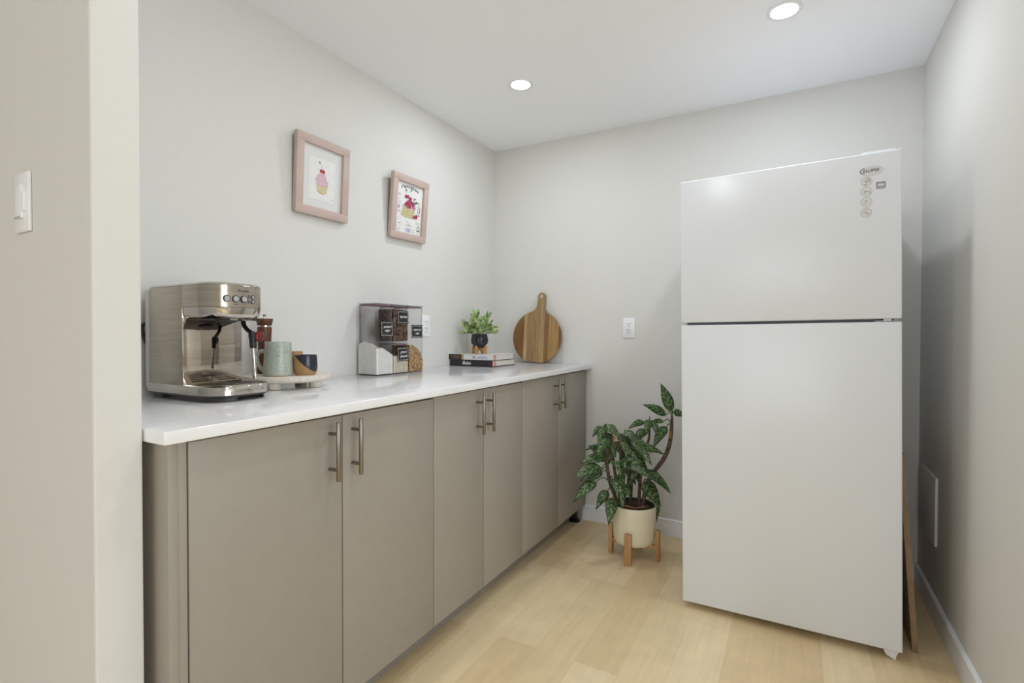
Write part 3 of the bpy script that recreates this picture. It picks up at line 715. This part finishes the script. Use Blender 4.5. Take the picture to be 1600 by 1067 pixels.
for f in bm.faces:
    if max(v.co.z for v in f.verts) < .0035: f.material_index = 1
obj('cup', bm, [MUGM, CLAYR], t)
hd = Vector((-.88, -.47, 0)).normalized()
bm = NB(); tube(bm, [hd*.0425+Vector((0, 0, .079)), hd*.058+Vector((0, 0, .083)), hd*.072+Vector((0, 0, .070)), hd*.072+Vector((0, 0, .048)), hd*.060+Vector((0, 0, .026)), hd*.0455+Vector((0, 0, .013))], [.0070, .0066, .0060, .0058, .0060, .0072], n=12, smooth=5, flat=1.5); obj('handle', bm, MUGM, t)

# two-tone cup
def twotone():
    m = principled('navy_and_clay', (.3, .2, .1), .35); N, L, b = nodes(m)
    tc = N.new('ShaderNodeTexCoord'); dp = N.new('ShaderNodeVectorMath'); dp.operation = 'DOT_PRODUCT'
    dp.inputs[1].default_value = (.60, .325, .75)
    L.new(tc.outputs['Object'], dp.inputs[0])
    gt = N.new('ShaderNodeMath'); gt.operation = 'GREATER_THAN'; gt.inputs[1].default_value = .0335; L.new(dp.outputs['Value'], gt.inputs[0])
    mx = N.new('ShaderNodeMix'); mx.data_type = 'RGBA'; L.new(gt.outputs[0], mx.inputs['Factor'])
    mx.inputs['A'].default_value = (.40, .235, .105, 1); mx.inputs['B'].default_value = (.022, .022, .038, 1)
    L.new(mx.outputs['Result'], b.inputs['Base Color'])
    mr = N.new('ShaderNodeMapRange'); mr.inputs['To Min'].default_value = .7; mr.inputs['To Max'].default_value = .2; L.new(gt.outputs[0], mr.inputs[0]); L.new(mr.outputs[0], b.inputs['Roughness'])
    return m
t = tag(obj('small_cup', (lambda bm: (lathe(bm, [(0, 0), (.031, 0), (.0335, .003), (.0390, .020), (.0395, .035), (.0375, .064), (.0362, .0695), (.0345, .0685), (.0355, .060), (.0365, .035), (.034, .012), (0, .008)], n=44), bm)[1])(NB()), twotone()), 'small handleless cup glazed half navy and half bare clay', 'cup')
t.location = (-1.475, 1.176, TT)
t = thing('wooden_jar', 'small lidded tan wooden jar peeking out behind the navy and clay cup', 'jar', (-1.590, 1.222, TT))
bm = NB(); lathe(bm, [(0, 0), (.025, 0), (.026, .002), (.026, .060), (0, .060)], n=32); obj('body', bm, TAN, t)
bm = NB(); lathe(bm, [(0, .0605), (.0255, .0605), (.027, .062), (.027, .076), (.026, .078), (0, .078)], n=32); obj('lid', bm, TAN, t)

# ------------------------------------------------------------------ clear canisters
STICK = principled('chalk_label', (.012, .012, .013), .5); CHALK = principled('chalk_white', (.78, .78, .76), .7)
SUGAR = noisy('powdered_sugar', (.78, .77, .74), (.84, .83, .80), 40, .9); ALMOND = noisy('almond_flour', (.60, .52, .40), (.72, .65, .52), 90, .9)
COFFEE = noisy('ground_coffee', (.030, .016, .008), (.20, .115, .075), 95, .8, lo=.4, hi=.62); OATS = noisy('cut_oats', (.16, .085, .03), (.66, .45, .23), 110, .8, lo=.4, hi=.6)
def wavy(w, h, n=10, a=.0018):
    out = []
    def edge(x0, y0, x1, y1, k):
        nx, ny = (y1-y0), -(x1-x0); l = math.hypot(nx, ny); nx /= l; ny /= l
        for i in range(k*4):
            s = i/(k*4); d = a*math.sin(s*k*2*PI); out.append((x0+(x1-x0)*s+nx*d, y0+(y1-y0)*s+ny*d))
    edge(-w/2, -h/2, w/2, -h/2, 3); edge(w/2, -h/2, w/2, h/2, 2); edge(w/2, h/2, -w/2, h/2, 3); edge(-w/2, h/2, -w/2, -h/2, 2)
    return out
def canister(label, y0, y1, x0, x1, z0, h, content, heap, lab, body=None):
    """heap: function (fx, fy) -> height fraction of the fill; lab: (lines, centre z, centre y, w, h)"""
    cx_, cy_ = (x0+x1)/2, (y0+y1)/2
    t = thing('storage_canister', label, 'canister', (cx_, cy_, z0), group='clear kitchen canisters')
    hx, hy = (x1-x0)/2, (y1-y0)/2
    hb = h-.014
    bm = NB()
    lp = lambda g, z: [(x, y, z) for x, y in rrect(-hx+g, hx-g, -hy+g, hy-g, .014, 5)]
    loft(bm, [lp(.004, 0.0), lp(.002, .003), lp(.002, hb-.012), lp(.0005, hb)], cap=False)
    loft(bm, [lp(.004, .0), lp(.004, .0004)]); obj('jar', bm, CLEAR, t)
    bm = NB(); loft(bm, [lp(.003, .0006), lp(.003, .0035)]); obj('jar_base', bm, glass_thin('smoky_base', (.45, .43, .44)), t, smooth=False)
    # fill
    bm = NB(); nx = ny = 12; g = .0042
    grid = [[bm.verts.new((-hx+g+(2*hx-2*g)*i/nx, -hy+g+(2*hy-2*g)*j/ny, .005+heap(i/nx, j/ny)*(hb-.01))) for j in range(ny+1)] for i in range(nx+1)]
    for i in range(nx):
        for j in range(ny): bm.faces.new((grid[i][j], grid[i+1][j], grid[i+1][j+1], grid[i][j+1]))
    edge = [grid[i][0] for i in range(nx+1)] + [grid[nx][j] for j in range(1, ny+1)] + [grid[i][ny] for i in range(nx-1, -1, -1)] + [grid[0][j] for j in range(ny-1, 0, -1)]
    low = [bm.verts.new((v.co.x, v.co.y, .0045)) for v in edge]
    for k in range(len(edge)): bm.faces.new((edge[k], low[k], low[(k+1) % len(edge)], edge[(k+1) % len(edge)]))
    bm.faces.new(low); bmesh.ops.recalc_face_normals(bm, faces=bm.faces[:])
    o = obj('contents', bm, content, t); 
    bm = NB(); loft(bm, [lp(.0045, hb-.004), lp(.0045, hb+.0028)]); obj('seal', bm, MAUVE, t)
    bm = NB(); loft(bm, [lp(0, hb+.003), lp(-.001, hb+.006), lp(-.001, h-.010)]); loft(bm, [lp(.016, h-.0100), lp(.016, h-.0085), lp(.018, h-.008)]); obj('lid', bm, CLEARLID, t)
    if lab:
        lines, lz, ly, lw, lh = lab
        bm = NB(); O = (hx-.0018, ly-cy_, lz-z0)
        poly(bm, wavy(lw, lh), O, (0, 1, 0), (0, 0, 1), off=0, thick=.0004); s = obj('chalk_label', bm, STICK, t, smooth=False)
        bm = NB(); O = (hx-.0014, ly-cy_, lz-z0); out = wavy(lw*.90, lh*.86, a=.0015); inn = wavy(lw*.87, lh*.82, a=.0015); k = len(out)
        for i in range(k): poly(bm, [out[i], out[(i+1) % k], inn[(i+1) % k], inn[i]], O, (0, 1, 0), (0, 0, 1), off=.0002)
        for i, ln in enumerate(lines):
            zz = ((len(lines)-1)/2-i)*.018
            text_bm(bm, ln, .0165, (hx-.0014, ly-cy_+.003, lz-z0+zz), (0, 1, 0), (0, 0, 1), off=.0003, shear=.35, fit=min(lw*.66, .0068*len(ln)), bold=.0002)
        obj('label_lettering', bm, CHALK, s, smooth=False)
    return t
ZK = zc(1.80)-.0004
canister('tall clear canister of powdered sugar, nearest the espresso machine', 1.632, 1.738, -1.704, -1.585, ZK, .3265, SUGAR, lambda a, b: .46-.12*b+.05*math.sin(5*a)*(1-b)-.10*abs(b-.35), (('powdered', 'sugar'), 1.128, 1.697, .076, .066))
canister('short clear canister of almond flour under the coffee canister', 1.742, 1.845, -1.690, -1.588, ZK, .1495, ALMOND, lambda a, b: .62+.03*math.sin(6*a+2*b), (('ground', 'almonds'), 1.012, 1.806, .076, .064))
canister('clear canister of ground coffee stacked on the almond flour canister', 1.742, 1.845, -1.690, -1.588, ZK+.1495, .177, COFFEE, lambda a, b: .93-.03*b, (('espresso',), 1.183, 1.806, .074, .060))
canister('tall clear canister of steel cut oats, nearest the books', 1.849, 1.955, -1.704, -1.588, ZK, .326, OATS, lambda a, b: .40*math.sqrt(max(0, 1-(b*.93)**2))+.02, (('steel cut', 'oats'), 1.118, 1.905, .084, .062))

# ------------------------------------------------------------------ books, small plant, cutting board
def book(label, x0, x1, y0, y1, z0, th, spine_mats, paint, rot):
    t = thing('book', label, 'book', ((x0+x1)/2, (y0+y1)/2, z0), (0, 0, rot), group='cookbooks lying under the small plant')
    hx, hy = (x1-x0)/2, (y1-y0)/2
    bm = NB(); box(bm, (-hx, -hy, 0), (hx, hy, .0028)); box(bm, (-hx, -hy, th-.0028), (hx, hy, th)); box(bm, (-hx, -hy, .002), (hx, -hy+.003, th-.002)); cv = obj('cover', bm, spine_mats, t, smooth=False)
    bm = NB(); box(bm, (-hx+.005, -hy+.004, .0029), (hx-.005, hy-.004, th-.0029)); obj('pages', bm, PAGES, t, smooth=False)
    paint(cv, hx, hy, th, t)
    return t
PAGES = noisy('page_edges', (.62, .59, .53), (.74, .71, .65), 8, .9, stretch=(1, 1, 120))
CHOC = principled('choc_cover', (.022, .017, .018), .4); WHITEC = principled('white_cover', (.68, .67, .65), .4); GOLD = principled('gold_band', (.45, .30, .13), .45)
LAV = principled('lavender_print', (.42, .42, .58), .5); CORAL = principled('coral_tab', (.60, .28, .18), .6); PLUMC = principled('plum_print', (.06, .015, .025), .4)
def paint_low(cv, hx, hy, th, t):
    O = (0, -hy, 0)
    bm = NB(); text_bm(bm, 'Bake', .027, (-hx+.112, -hy, th*.50), (1, 0, 0), (0, 0, 1), off=.0003, shear=.35, fit=.058, bold=.0004); obj('title', bm, CHALK, cv, smooth=False)
    bm = NB(); poly(bm, [(hx-.03, .003), (hx-.001, .003), (hx-.001, th-.003), (hx-.03, th-.003)], O, (1, 0, 0), (0, 0, 1), off=.0002); obj('spine_mark', bm, PLUMC, cv, smooth=False)
    bm = NB(); box(bm, (hx-.006, -hy+.022, .0035), (hx-.0035, -hy+.045, th-.0035)); obj('page_marker', bm, CORAL, t, smooth=False)
def paint_up(cv, hx, hy, th, t):
    O = (0, -hy, 0)
    bm = NB(); poly(bm, [(-hx, .0), (-hx+.088, .0), (-hx+.088, th), (-hx, th)], O, (1, 0, 0), (0, 0, 1), off=.0002); obj('spine_panel', bm, CHOC, cv, smooth=False)
    bm = NB(); poly(bm, [(-hx+.089, .0), (-hx+.102, .0), (-hx+.102, th), (-hx+.089, th)], O, (1, 0, 0), (0, 0, 1), off=.0002)
    text_bm(bm, 'THE HOME BAKING', .0062, (-hx+.046, -hy, th*.62), (1, 0, 0), (0, 0, 1), off=.0004, fit=.070); text_bm(bm, 'COOKBOOK', .0062, (-hx+.055, -hy, th*.30), (1, 0, 0), (0, 0, 1), off=.0004, fit=.046)
    obj('gold_print', bm, GOLD, cv, smooth=False)
    bm = NB(); text_bm(bm, 'Y&', .022, (-hx+.168, -hy, th*.5), (1, 0, 0), (0, 0, 1), off=.0004, shear=.2, fit=.024); obj('title', bm, INK, cv, smooth=False)
    bm = NB()
    for k in range(5): poly(bm, ell(-hx+.20+.013*k, th*(.4+.12*(k % 2)), .009, .006, 12, .4*k), O, (1, 0, 0), (0, 0, 1), off=.0003)
    obj('cover_print', bm, LAV, cv, smooth=False)
    bm = NB(); box(bm, (hx-.0062, -hy+.030, .0035), (hx-.0035, -hy+.055, th-.0035)); obj('page_marker', bm, CORAL, t, smooth=False)
BZ = zc(2.60)+.0003
book('black cookbook reading Bake on its spine, lower of the two books', -1.714, -1.432, 2.345, 2.600, BZ, .036, CHOC, paint_low, .0)
book('white and black cookbook lying on the Bake book', -1.718, -1.434, 2.338, 2.590, BZ+.036, .030, WHITEC, paint_up, .0)
BT = BZ+.066
SPX, SPY = -1.585, 2.452
st = thing('plant_stand', 'tiny crossed wooden stand on the books under the navy pot', 'plant stand', (SPX, SPY, BT), (0, 0, .12))
def stand_half():
    pts = [(-.046, 0), (-.034, 0)] + [(-.034*math.cos(a), .018*math.sin(a)) for a in [PI*k/10 for k in range(1, 10)]] + [(.034, 0), (.046, 0), (.046, .046), (.036, .046), (.030, .032), (-.030, .032), (-.036, .046), (-.046, .046)]
    return pts
for a in (0, PI/2):
    bm = NB(); poly(bm, stand_half(), (0, 0, 0), (math.cos(a), math.sin(a), 0), (0, 0, 1), off=-.005, thick=.010); obj('cross_piece', bm, OAK, st, smooth=False)
NAVY = noisy('navy_glaze', (.010, .011, .018), (.020, .021, .032), 20, .15)
t = thing('potted_plant', 'small leafy green plant in a navy pot on the cookbooks', 'plant', (SPX, SPY, BT+.0326))
bm = NB(); lathe(bm, [(0, 0), (.020, 0), (.029, .003), (.0335, .013), (.046, .024), (.050, .042), (.047, .066), (.043, .080), (.040, .080), (.043, .064), (.044, .050), (0, .050)], n=40)
# keep the pot inside the four stand tips
obj('pot', bm, NAVY, t)
bm = NB(); lathe(bm, [(0, .066), (.0405, .066), (.0405, .070), (0, .074)], n=24); obj('soil', bm, principled('soil_dark', (.03, .02, .012), .95), t)
SMALL = noisy('small_leaf', (.14, .25, .06), (.44, .56, .24), 22, .5, detail=2, lo=.35, hi=.6)
SMALLSTEM = principled('small_stem', (.12, .20, .06), .6)
bm = NB(); bs = NB(); rr = random.Random(11)
def leaf_small(bm, p, d, n, L_, W_):
    d = d.normalized(); s = d.cross(n).normalized(); n = s.cross(d)
    prof = [(0, .0), (.25, .75), (.55, 1.0), (.82, .72), (1, 0)]
    mid = [p + d*L_*a + n*L_*.10*math.sin(a*PI) for a, b in prof]
    l = [mid[i] + s*W_*.5*prof[i][1] + n*W_*.10*prof[i][1] for i in range(5)]; r = [mid[i] - s*W_*.5*prof[i][1] + n*W_*.10*prof[i][1] for i in range(5)]
    vm = [bm.verts.new(q) for q in mid]; vl = [bm.verts.new(q) for q in l[1:4]]; vr = [bm.verts.new(q) for q in r[1:4]]
    bm.faces.new((vm[0], vm[1], vl[0])); bm.faces.new((vm[0], vr[0], vm[1]))
    for i in range(2): bm.faces.new((vm[i+1], vm[i+2], vl[i+1], vl[i])); bm.faces.new((vm[i+1], vr[i], vr[i+1], vm[i+2]))
    bm.faces.new((vm[3], vm[4], vl[2])); bm.faces.new((vm[3], vr[2], vm[4]))
for k in range(44):
    a = rr.uniform(0, 2*PI); el = rr.uniform(.25, 1.45); ln = rr.uniform(.075, .112)*(1.0 if el > .6 else .9)
    if k < 7: el = rr.uniform(1.1, 1.5); ln = rr.uniform(.10, .135)
    d = Vector((math.cos(a)*math.cos(el), math.sin(a)*math.cos(el), math.sin(el)))
    p0 = Vector((math.cos(a)*.016, math.sin(a)*.016, .070)); p1 = p0 + d*ln + Vector((0, 0, -.012*math.cos(el)))
    tube(bs, [p0, (p0+p1)/2+Vector((0, 0, .008)), p1], .0010, n=5)
    for j in range(6):
        f = .40+.12*j; q = p0+(p1-p0)*f + Vector((0, 0, .030*f*(1-f)))
        sd = Vector((rr.uniform(-1, 1), rr.uniform(-1, 1), rr.uniform(-.2, 1)))
        leaf_small(bm, q, d*.6+sd*.7, Vector((rr.uniform(-.5, .5), rr.uniform(-.8, .2), 1)), rr.uniform(.021, .030), rr.uniform(.015, .021))
    leaf_small(bm, p1, d, Vector((rr.uniform(-.6, .6), -.9, .5)), .028, .018)
obj('foliage', bm, SMALL, t); obj('stems', bs, SMALLSTEM, t)

# cutting board: lies in local xz, leans back against the wall
bl = math.radians(5.0)
cb = thing('cutting_board', 'round wooden cutting board with handle leaning on the back wall', 'cutting board', (-1.386, 2.789, zc(2.79)+.0006), (-bl, 0, 0))
pts = []
R_ = .163; tl = math.radians(5.7)
a0 = math.acos(.155/R_)
def arc2(a1, a2, n): return [(R_*math.cos(a1+(a2-a1)*k/n), R_*math.sin(a1+(a2-a1)*k/n)) for k in range(n+1)]
right = arc2(-PI/2+a0, PI/2-.30, 30)
neck = [(.034, .170), (.0265, .183), (.0235, .200), (.0238, .232)] + [(.0245*math.cos(q), .252+.0245*math.sin(q)) for q in [PI*k/14 for k in range(0, 15)]] + [(-.0238, .232), (-.0235, .200), (-.0265, .183), (-.034, .170)]
left = [(-x, y) for x, y in right[::-1]]
pts = right + neck + left
bm = NB()
poly(bm, pts, (0, 0, .155), (1, 0, 0), (0, 0, 1), off=-.0, thick=.017)
bmesh.ops.rotate(bm, verts=bm.verts, cent=(0, 0, .155), matrix=Matrix.Rotation(tl, 3, 'Y'))
zmin = min(v.co.z for v in bm.verts); bmesh.ops.translate(bm, verts=bm.verts, vec=(0, 0, -zmin))
bo = obj('board', bm, STRIPS, cb, angle=30)
bm = NB(); hx_, hz_ = .252*math.sin(tl), .155+.252*math.cos(tl)-zmin
lathe(bm, [(0, 0), (.0035, 0), (.0035, .001), (0, .001)], n=16, mat=Matrix.Translation((hx_, -.017, hz_)) @ Matrix.Rotation(PI/2, 4, 'X')); obj('hanging_hole', bm, SLOT, bo)
bm = NB(); lathe(bm, [(.0036, 0), (.0075, 0), (.0075, .0008), (.0036, .0008)], n=20, cap=False, mat=Matrix.Translation((hx_, -.017, hz_)) @ Matrix.Rotation(PI/2, 4, 'X')); obj('hole_ring', bm, PAPER, bo)

# ------------------------------------------------------------------ floor plant
PC = Vector((-.690, 2.485, 0))
st = thing('plant_stand', 'wooden four-legged stand on the floor under the cream pot', 'plant stand', PC)
for k in range(4):
    a = -PI/2 + k*PI/2 + .03
    mtx = Matrix.Rotation(a, 4, 'Z')
    bm = NB(); box(bm, (.1065, -.0165, 0), (.1265, .0165, .150), .0025, mat=mtx); obj('leg', bm, OAK, st)
for a in (.03, PI/2+.03):
    bm = NB(); box(bm, (-.1068, -.010, .058 if a < 1 else .0575), (.1068, .010, .0765), .001, mat=Matrix.Rotation(a, 4, 'Z')); obj('cross_bar', bm, OAK, st)
CREAM = principled('cream_ceramic', (.84, .77, .60), .3)
pp = thing('potted_plant', 'large variegated leafy plant in a cream pot on the floor', 'plant', PC+Vector((0, 0, .0768)))
bm = NB(); lathe(bm, [(0, 0), (.082, 0), (.092, .003), (.099, .012), (.1025, .035), (.1055, .150), (.106, .186), (.1045, .189), (.1015, .186), (.101, .150), (0, .150)], n=56); obj('pot', bm, CREAM, pp)
bm = NB(); lathe(bm, [(.0925, .150), (.094, .186), (.096, .188), (.0965, .184), (.098, .150)], n=40, cap=False); obj('nursery_pot', bm, principled('green_plastic', (.035, .06, .03), .5), pp)
bm = NB(); lathe(bm, [(0, .178), (.05, .177), (.0935, .170), (.0925, .151), (0, .151)], n=32); obj('soil', bm, noisy('potting_soil', (.02, .012, .008), (.09, .05, .03), 90, .95), pp)
def dried(bm, pts, w):
    tube(bm, pts, w, n=6, flat=.25)
bm = NB(); dried(bm, [(-.05, -.062, .184), (-.015, -.065, .190), (.03, -.055, .182)], [.003, .008, .002]); dried(bm, [(.02, -.05, .183), (.055, -.03, .188), (.07, .0, .183)], [.003, .006, .002]); obj('dried_leaf', bm, principled('dry_leaf', (.30, .14, .05), .7), pp)
STEM = noisy('plant_stem', (.030, .016, .011), (.16, .10, .065), 60, .7, stretch=(1, 1, 3)); 
off = Vector(pp.location)
stems = [
 ([(-.653, 2.492, .25), (-.631, 2.517, .366), (-.604, 2.533, .423), (-.563, 2.545, .486), (-.539, 2.56, .549), (-.529, 2.567, .622), (-.526, 2.569, .702)], [.010, .0105, .0105, .011, .0105, .0095, .006]),
 ([(-.672, 2.504, .25), (-.665, 2.51, .41), (-.644, 2.512, .525), (-.625, 2.512, .591), (-.623, 2.515, .676)], [.008, .008, .007, .006, .004]),
 ([(-.740, 2.425, .25), (-.78, 2.399, .358), (-.801, 2.4, .45), (-.813, 2.406, .527), (-.808, 2.411, .631)], [.008, .009, .008, .007, .004]),
 ([(-.727, 2.45, .25), (-.74, 2.456, .397), (-.749, 2.453, .509), (-.736, 2.451, .59)], [.009, .009, .008, .004]),
 ([(-.711, 2.493, .25), (-.707, 2.498, .408), (-.711, 2.487, .538)], [.008, .008, .005]),
 ([(-.750, 2.467, .25), (-.774, 2.449, .394), (-.788, 2.443, .506), (-.788, 2.421, .574)], [.008, .008, .007, .004])]
stem_pts = []
for P_, r in stems:
    bm = NB(); tube(bm, [Vector(p)-off for p in P_], r, n=10, smooth=4); obj('stem', bm, STEM, pp)
    stem_pts += smooth_path(P_, 4)
LEAVES = [(-0.527, 2.57, 0.721, -0.575, 2.545, 0.857, 0.054), (-0.549, 2.557, 0.708, -0.644, 2.482, 0.758, 0.044), (-0.521, 2.573, 0.718, -0.469, 2.624, 0.699, 0.041), (-0.562, 2.549, 0.676, -0.613, 2.498, 0.676, 0.025), (-0.599, 2.506, 0.673, -0.585, 2.501, 0.612, 0.031), (-0.548, 2.556, 0.651, -0.601, 2.491, 0.547, 0.048), (-0.645, 2.503, 0.673, -0.708, 2.444, 0.642, 0.032), (-0.618, 2.495, 0.689, -0.626, 2.466, 0.617, 0.041), (-0.639, 2.505, 0.635, -0.691, 2.475, 0.565, 0.044), (-0.719, 2.438, 0.635, -0.656, 2.426, 0.566, 0.038), (-0.699, 2.447, 0.554, -0.552, 2.506, 0.518, 0.044), (-0.825, 2.402, 0.647, -0.862, 2.357, 0.603, 0.035), (-0.81, 2.387, 0.657, -0.826, 2.331, 0.565, 0.038), (-0.808, 2.4, 0.658, -0.738, 2.393, 0.604, 0.047), (-0.801, 2.39, 0.493, -0.865, 2.321, 0.563, 0.05), (-0.821, 2.402, 0.549, -0.906, 2.377, 0.525, 0.025), (-0.814, 2.371, 0.499, -0.899, 2.3, 0.479, 0.047), (-0.813, 2.359, 0.455, -0.904, 2.239, 0.422, 0.062), (-0.822, 2.377, 0.437, -0.901, 2.297, 0.392, 0.038), (-0.837, 2.345, 0.389, -0.916, 2.253, 0.302, 0.053), (-0.794, 2.391, 0.339, -0.832, 2.334, 0.258, 0.047), (-0.759, 2.364, 0.318, -0.754, 2.285, 0.214, 0.062), (-0.766, 2.374, 0.408, -0.723, 2.339, 0.331, 0.04), (-0.719, 2.388, 0.395, -0.7, 2.317, 0.289, 0.046), (-0.743, 2.411, 0.493, -0.59, 2.414, 0.419, 0.063), (-0.64, 2.501, 0.435, -0.523, 2.519, 0.331, 0.054), (-0.648, 2.496, 0.375, -0.57, 2.514, 0.261, 0.076), (-0.588, 2.55, 0.251, -0.598, 2.543, 0.164, 0.026), (-0.705, 2.467, 0.552, -0.63, 2.462, 0.471, 0.044), (-0.775, 2.381, 0.48, -0.72, 2.389, 0.466, 0.028), (-0.781, 2.448, 0.57, -0.738, 2.47, 0.49, 0.045), (-0.742, 2.481, 0.568, -0.713, 2.496, 0.456, 0.048), (-0.71, 2.486, 0.49, -0.748, 2.452, 0.397, 0.045), (-0.786, 2.445, 0.538, -0.807, 2.409, 0.447, 0.042), (-0.699, 2.503, 0.44, -0.664, 2.521, 0.343, 0.045), (-0.69, 2.496, 0.426, -0.723, 2.476, 0.33, 0.038), (-0.767, 2.456, 0.602, -0.705, 2.467, 0.543, 0.042), (-0.8, 2.426, 0.572, -0.759, 2.402, 0.502, 0.038)]
def leaf_mat():
    m = principled('variegated_leaf', (.03, .08, .02), .32, spec=.5); N, L, b = nodes(m)
    uv = N.new('ShaderNodeUVMap'); uv.uv_map = 'UVMap'; sx = N.new('ShaderNodeSeparateXYZ'); L.new(uv.outputs[0], sx.inputs[0])
    ab = N.new('ShaderNodeMath'); ab.operation = 'ABSOLUTE'; L.new(sx.outputs['Y'], ab.inputs[0])
    m1 = N.new('ShaderNodeMath'); m1.operation = 'MULTIPLY_ADD'; L.new(ab.outputs[0], m1.inputs[0]); m1.inputs[1].default_value = -1.0
    m0 = N.new('ShaderNodeMath'); m0.operation = 'MULTIPLY'; L.new(sx.outputs['X'], m0.inputs[0]); m0.inputs[1].default_value = 5.5
    L.new(m0.outputs[0], m1.inputs[2])
    tc = N.new('ShaderNodeTexCoord'); nz = N.new('ShaderNodeTexNoise'); nz.inputs['Scale'].default_value = 75; nz.inputs['Detail'].default_value = 4; L.new(tc.outputs['Object'], nz.inputs['Vector'])
    m2 = N.new('ShaderNodeMath'); m2.operation = 'MULTIPLY_ADD'; L.new(nz.outputs['Fac'], m2.inputs[0]); m2.inputs[1].default_value = 2.4; L.new(m1.outputs[0], m2.inputs[2])
    sn = N.new('ShaderNodeMath'); sn.operation = 'SINE'; m3 = N.new('ShaderNodeMath'); m3.operation = 'MULTIPLY'; m3.inputs[1].default_value = 2*PI; L.new(m2.outputs[0], m3.inputs[0]); L.new(m3.outputs[0], sn.inputs[0])
    # fade at the margin and keep the midrib dark
    eg = N.new('ShaderNodeMapRange'); eg.inputs['From Min'].default_value = .62; eg.inputs['From Max'].default_value = .95; eg.inputs['To Min'].default_value = 1; eg.inputs['To Max'].default_value = 0; L.new(ab.outputs[0], eg.inputs[0])
    mu = N.new('ShaderNodeMath'); mu.operation = 'MULTIPLY'; L.new(sn.outputs[0], mu.inputs[0]); L.new(eg.outputs[0], mu.inputs[1])
    cr = N.new('ShaderNodeValToRGB'); e = cr.color_ramp.elements; e[0].position = .0; e[0].color = (.018, .048, .014, 1); e[1].position = .9; e[1].color = (.16, .25, .085, 1)
    L.new(mu.outputs[0], cr.inputs[0]); L.new(cr.outputs[0], b.inputs['Base Color'])
    return m
rr = random.Random(4); rq = random.Random(21)
LEAFM = leaf_mat(); STALK = principled('leaf_stalk', (.055, .085, .03), .5)
EXTRA = []
for k in range(22):
    a = rq.uniform(0, 2*PI); q = rq.uniform(.03, .12); z = rq.uniform(.36, .62)
    B = Vector((-.755 + .85*q*math.cos(a), 2.445 + .7*q*math.sin(a), z)); ln = rq.uniform(.08, .125)
    d = Vector((math.cos(a)*.8, math.sin(a)*.8 - .35, rq.uniform(-1.1, -.2))).normalized()
    T = B + d*ln; EXTRA.append((*B, *T, rq.uniform(.036, .052)))
camdir = Vector((.49, -.87, .12)).normalized()
for L7 in LEAVES + EXTRA:
    bm = NB(); uvl = bm.loops.layers.uv.new('UVMap')
    B = Vector(L7[:3]); T = Vector(L7[3:6]); wd = L7[6]*1.13; T = T + (T-B)*.06; ln = (T-B).length; d = (T-B).normalized()
    n = (camdir + Vector((rr.uniform(-.35, .35), rr.uniform(-.2, .2), rr.uniform(.2, .7)))); n = (n - d*n.dot(d)).normalized(); s = d.cross(n).normalized()
    nu, nv = 12, 6; droop = .10*ln if T.z < B.z else .04*ln
    V = []
    for i in range(nu+1):
        u = i/nu; wv = wd*.5*(math.sin(PI*u**.74)**.88 if 0 < u < 1 else 0.0)*(1.05-.38*u)
        c = B + (T-B)*u + Vector((0, 0, 1))*droop*math.sin(PI*u) + n*ln*.05*math.sin(PI*u)
        V.append([bm.verts.new(c - off + s*wv*(2*j/nv-1) - n*wv*.28*(abs(2*j/nv-1))**1.6 + n*.0015*math.sin(9*u+3*j)) if wv > 0 else None for j in range(nv+1)])
        if wv == 0:
            q = bm.verts.new(c - off); V[-1] = [q]*(nv+1)
    for i in range(nu):
        for j in range(nv):
            vs = []
            for a, b_ in ((i, j), (i+1, j), (i+1, j+1), (i, j+1)):
                if V[a][b_] not in [q[0] for q in vs]: vs.append((V[a][b_], a/nu, 2*b_/nv-1))
            if len(vs) < 3: continue
            f = bm.faces.new([q[0] for q in vs])
            for lo_, q in zip(f.loops, vs): lo_[uvl].uv = (q[1], q[2])
    # petiole to the nearest stem point below
    best = min(stem_pts, key=lambda p: (p-B).length + (0.15 if p.z > B.z-.005 else 0))
    mid = (best+B)/2 + Vector((0, 0, .018))
    tube(bm, [best-off, mid-off, B-off], [.0030, .0024, .0022], n=6, smooth=4, mi=1)
    obj('leaf', bm, [LEAFM, STALK], pp, angle=80)
SHEATH = principled('sheath_rust', (.34, .13, .06), .7)
for p in ((-.765, 2.405, .545), (-.768, 2.39, .585), (-.798, 2.385, .52), (-.800, 2.395, .48), (-.74, 2.42, .56), (-.535, 2.555, .60), (-.53, 2.56, .585), (-.64, 2.50, .52)):
    bm = NB(); P_ = Vector(p)-off; dried(bm, [P_, P_+Vector((rr.uniform(-.01, .01), -.006, .018)), P_+Vector((rr.uniform(-.02, .02), -.01, .034))], [.004, .007, .001])
    obj('stem_sheath', bm, SHEATH, pp)
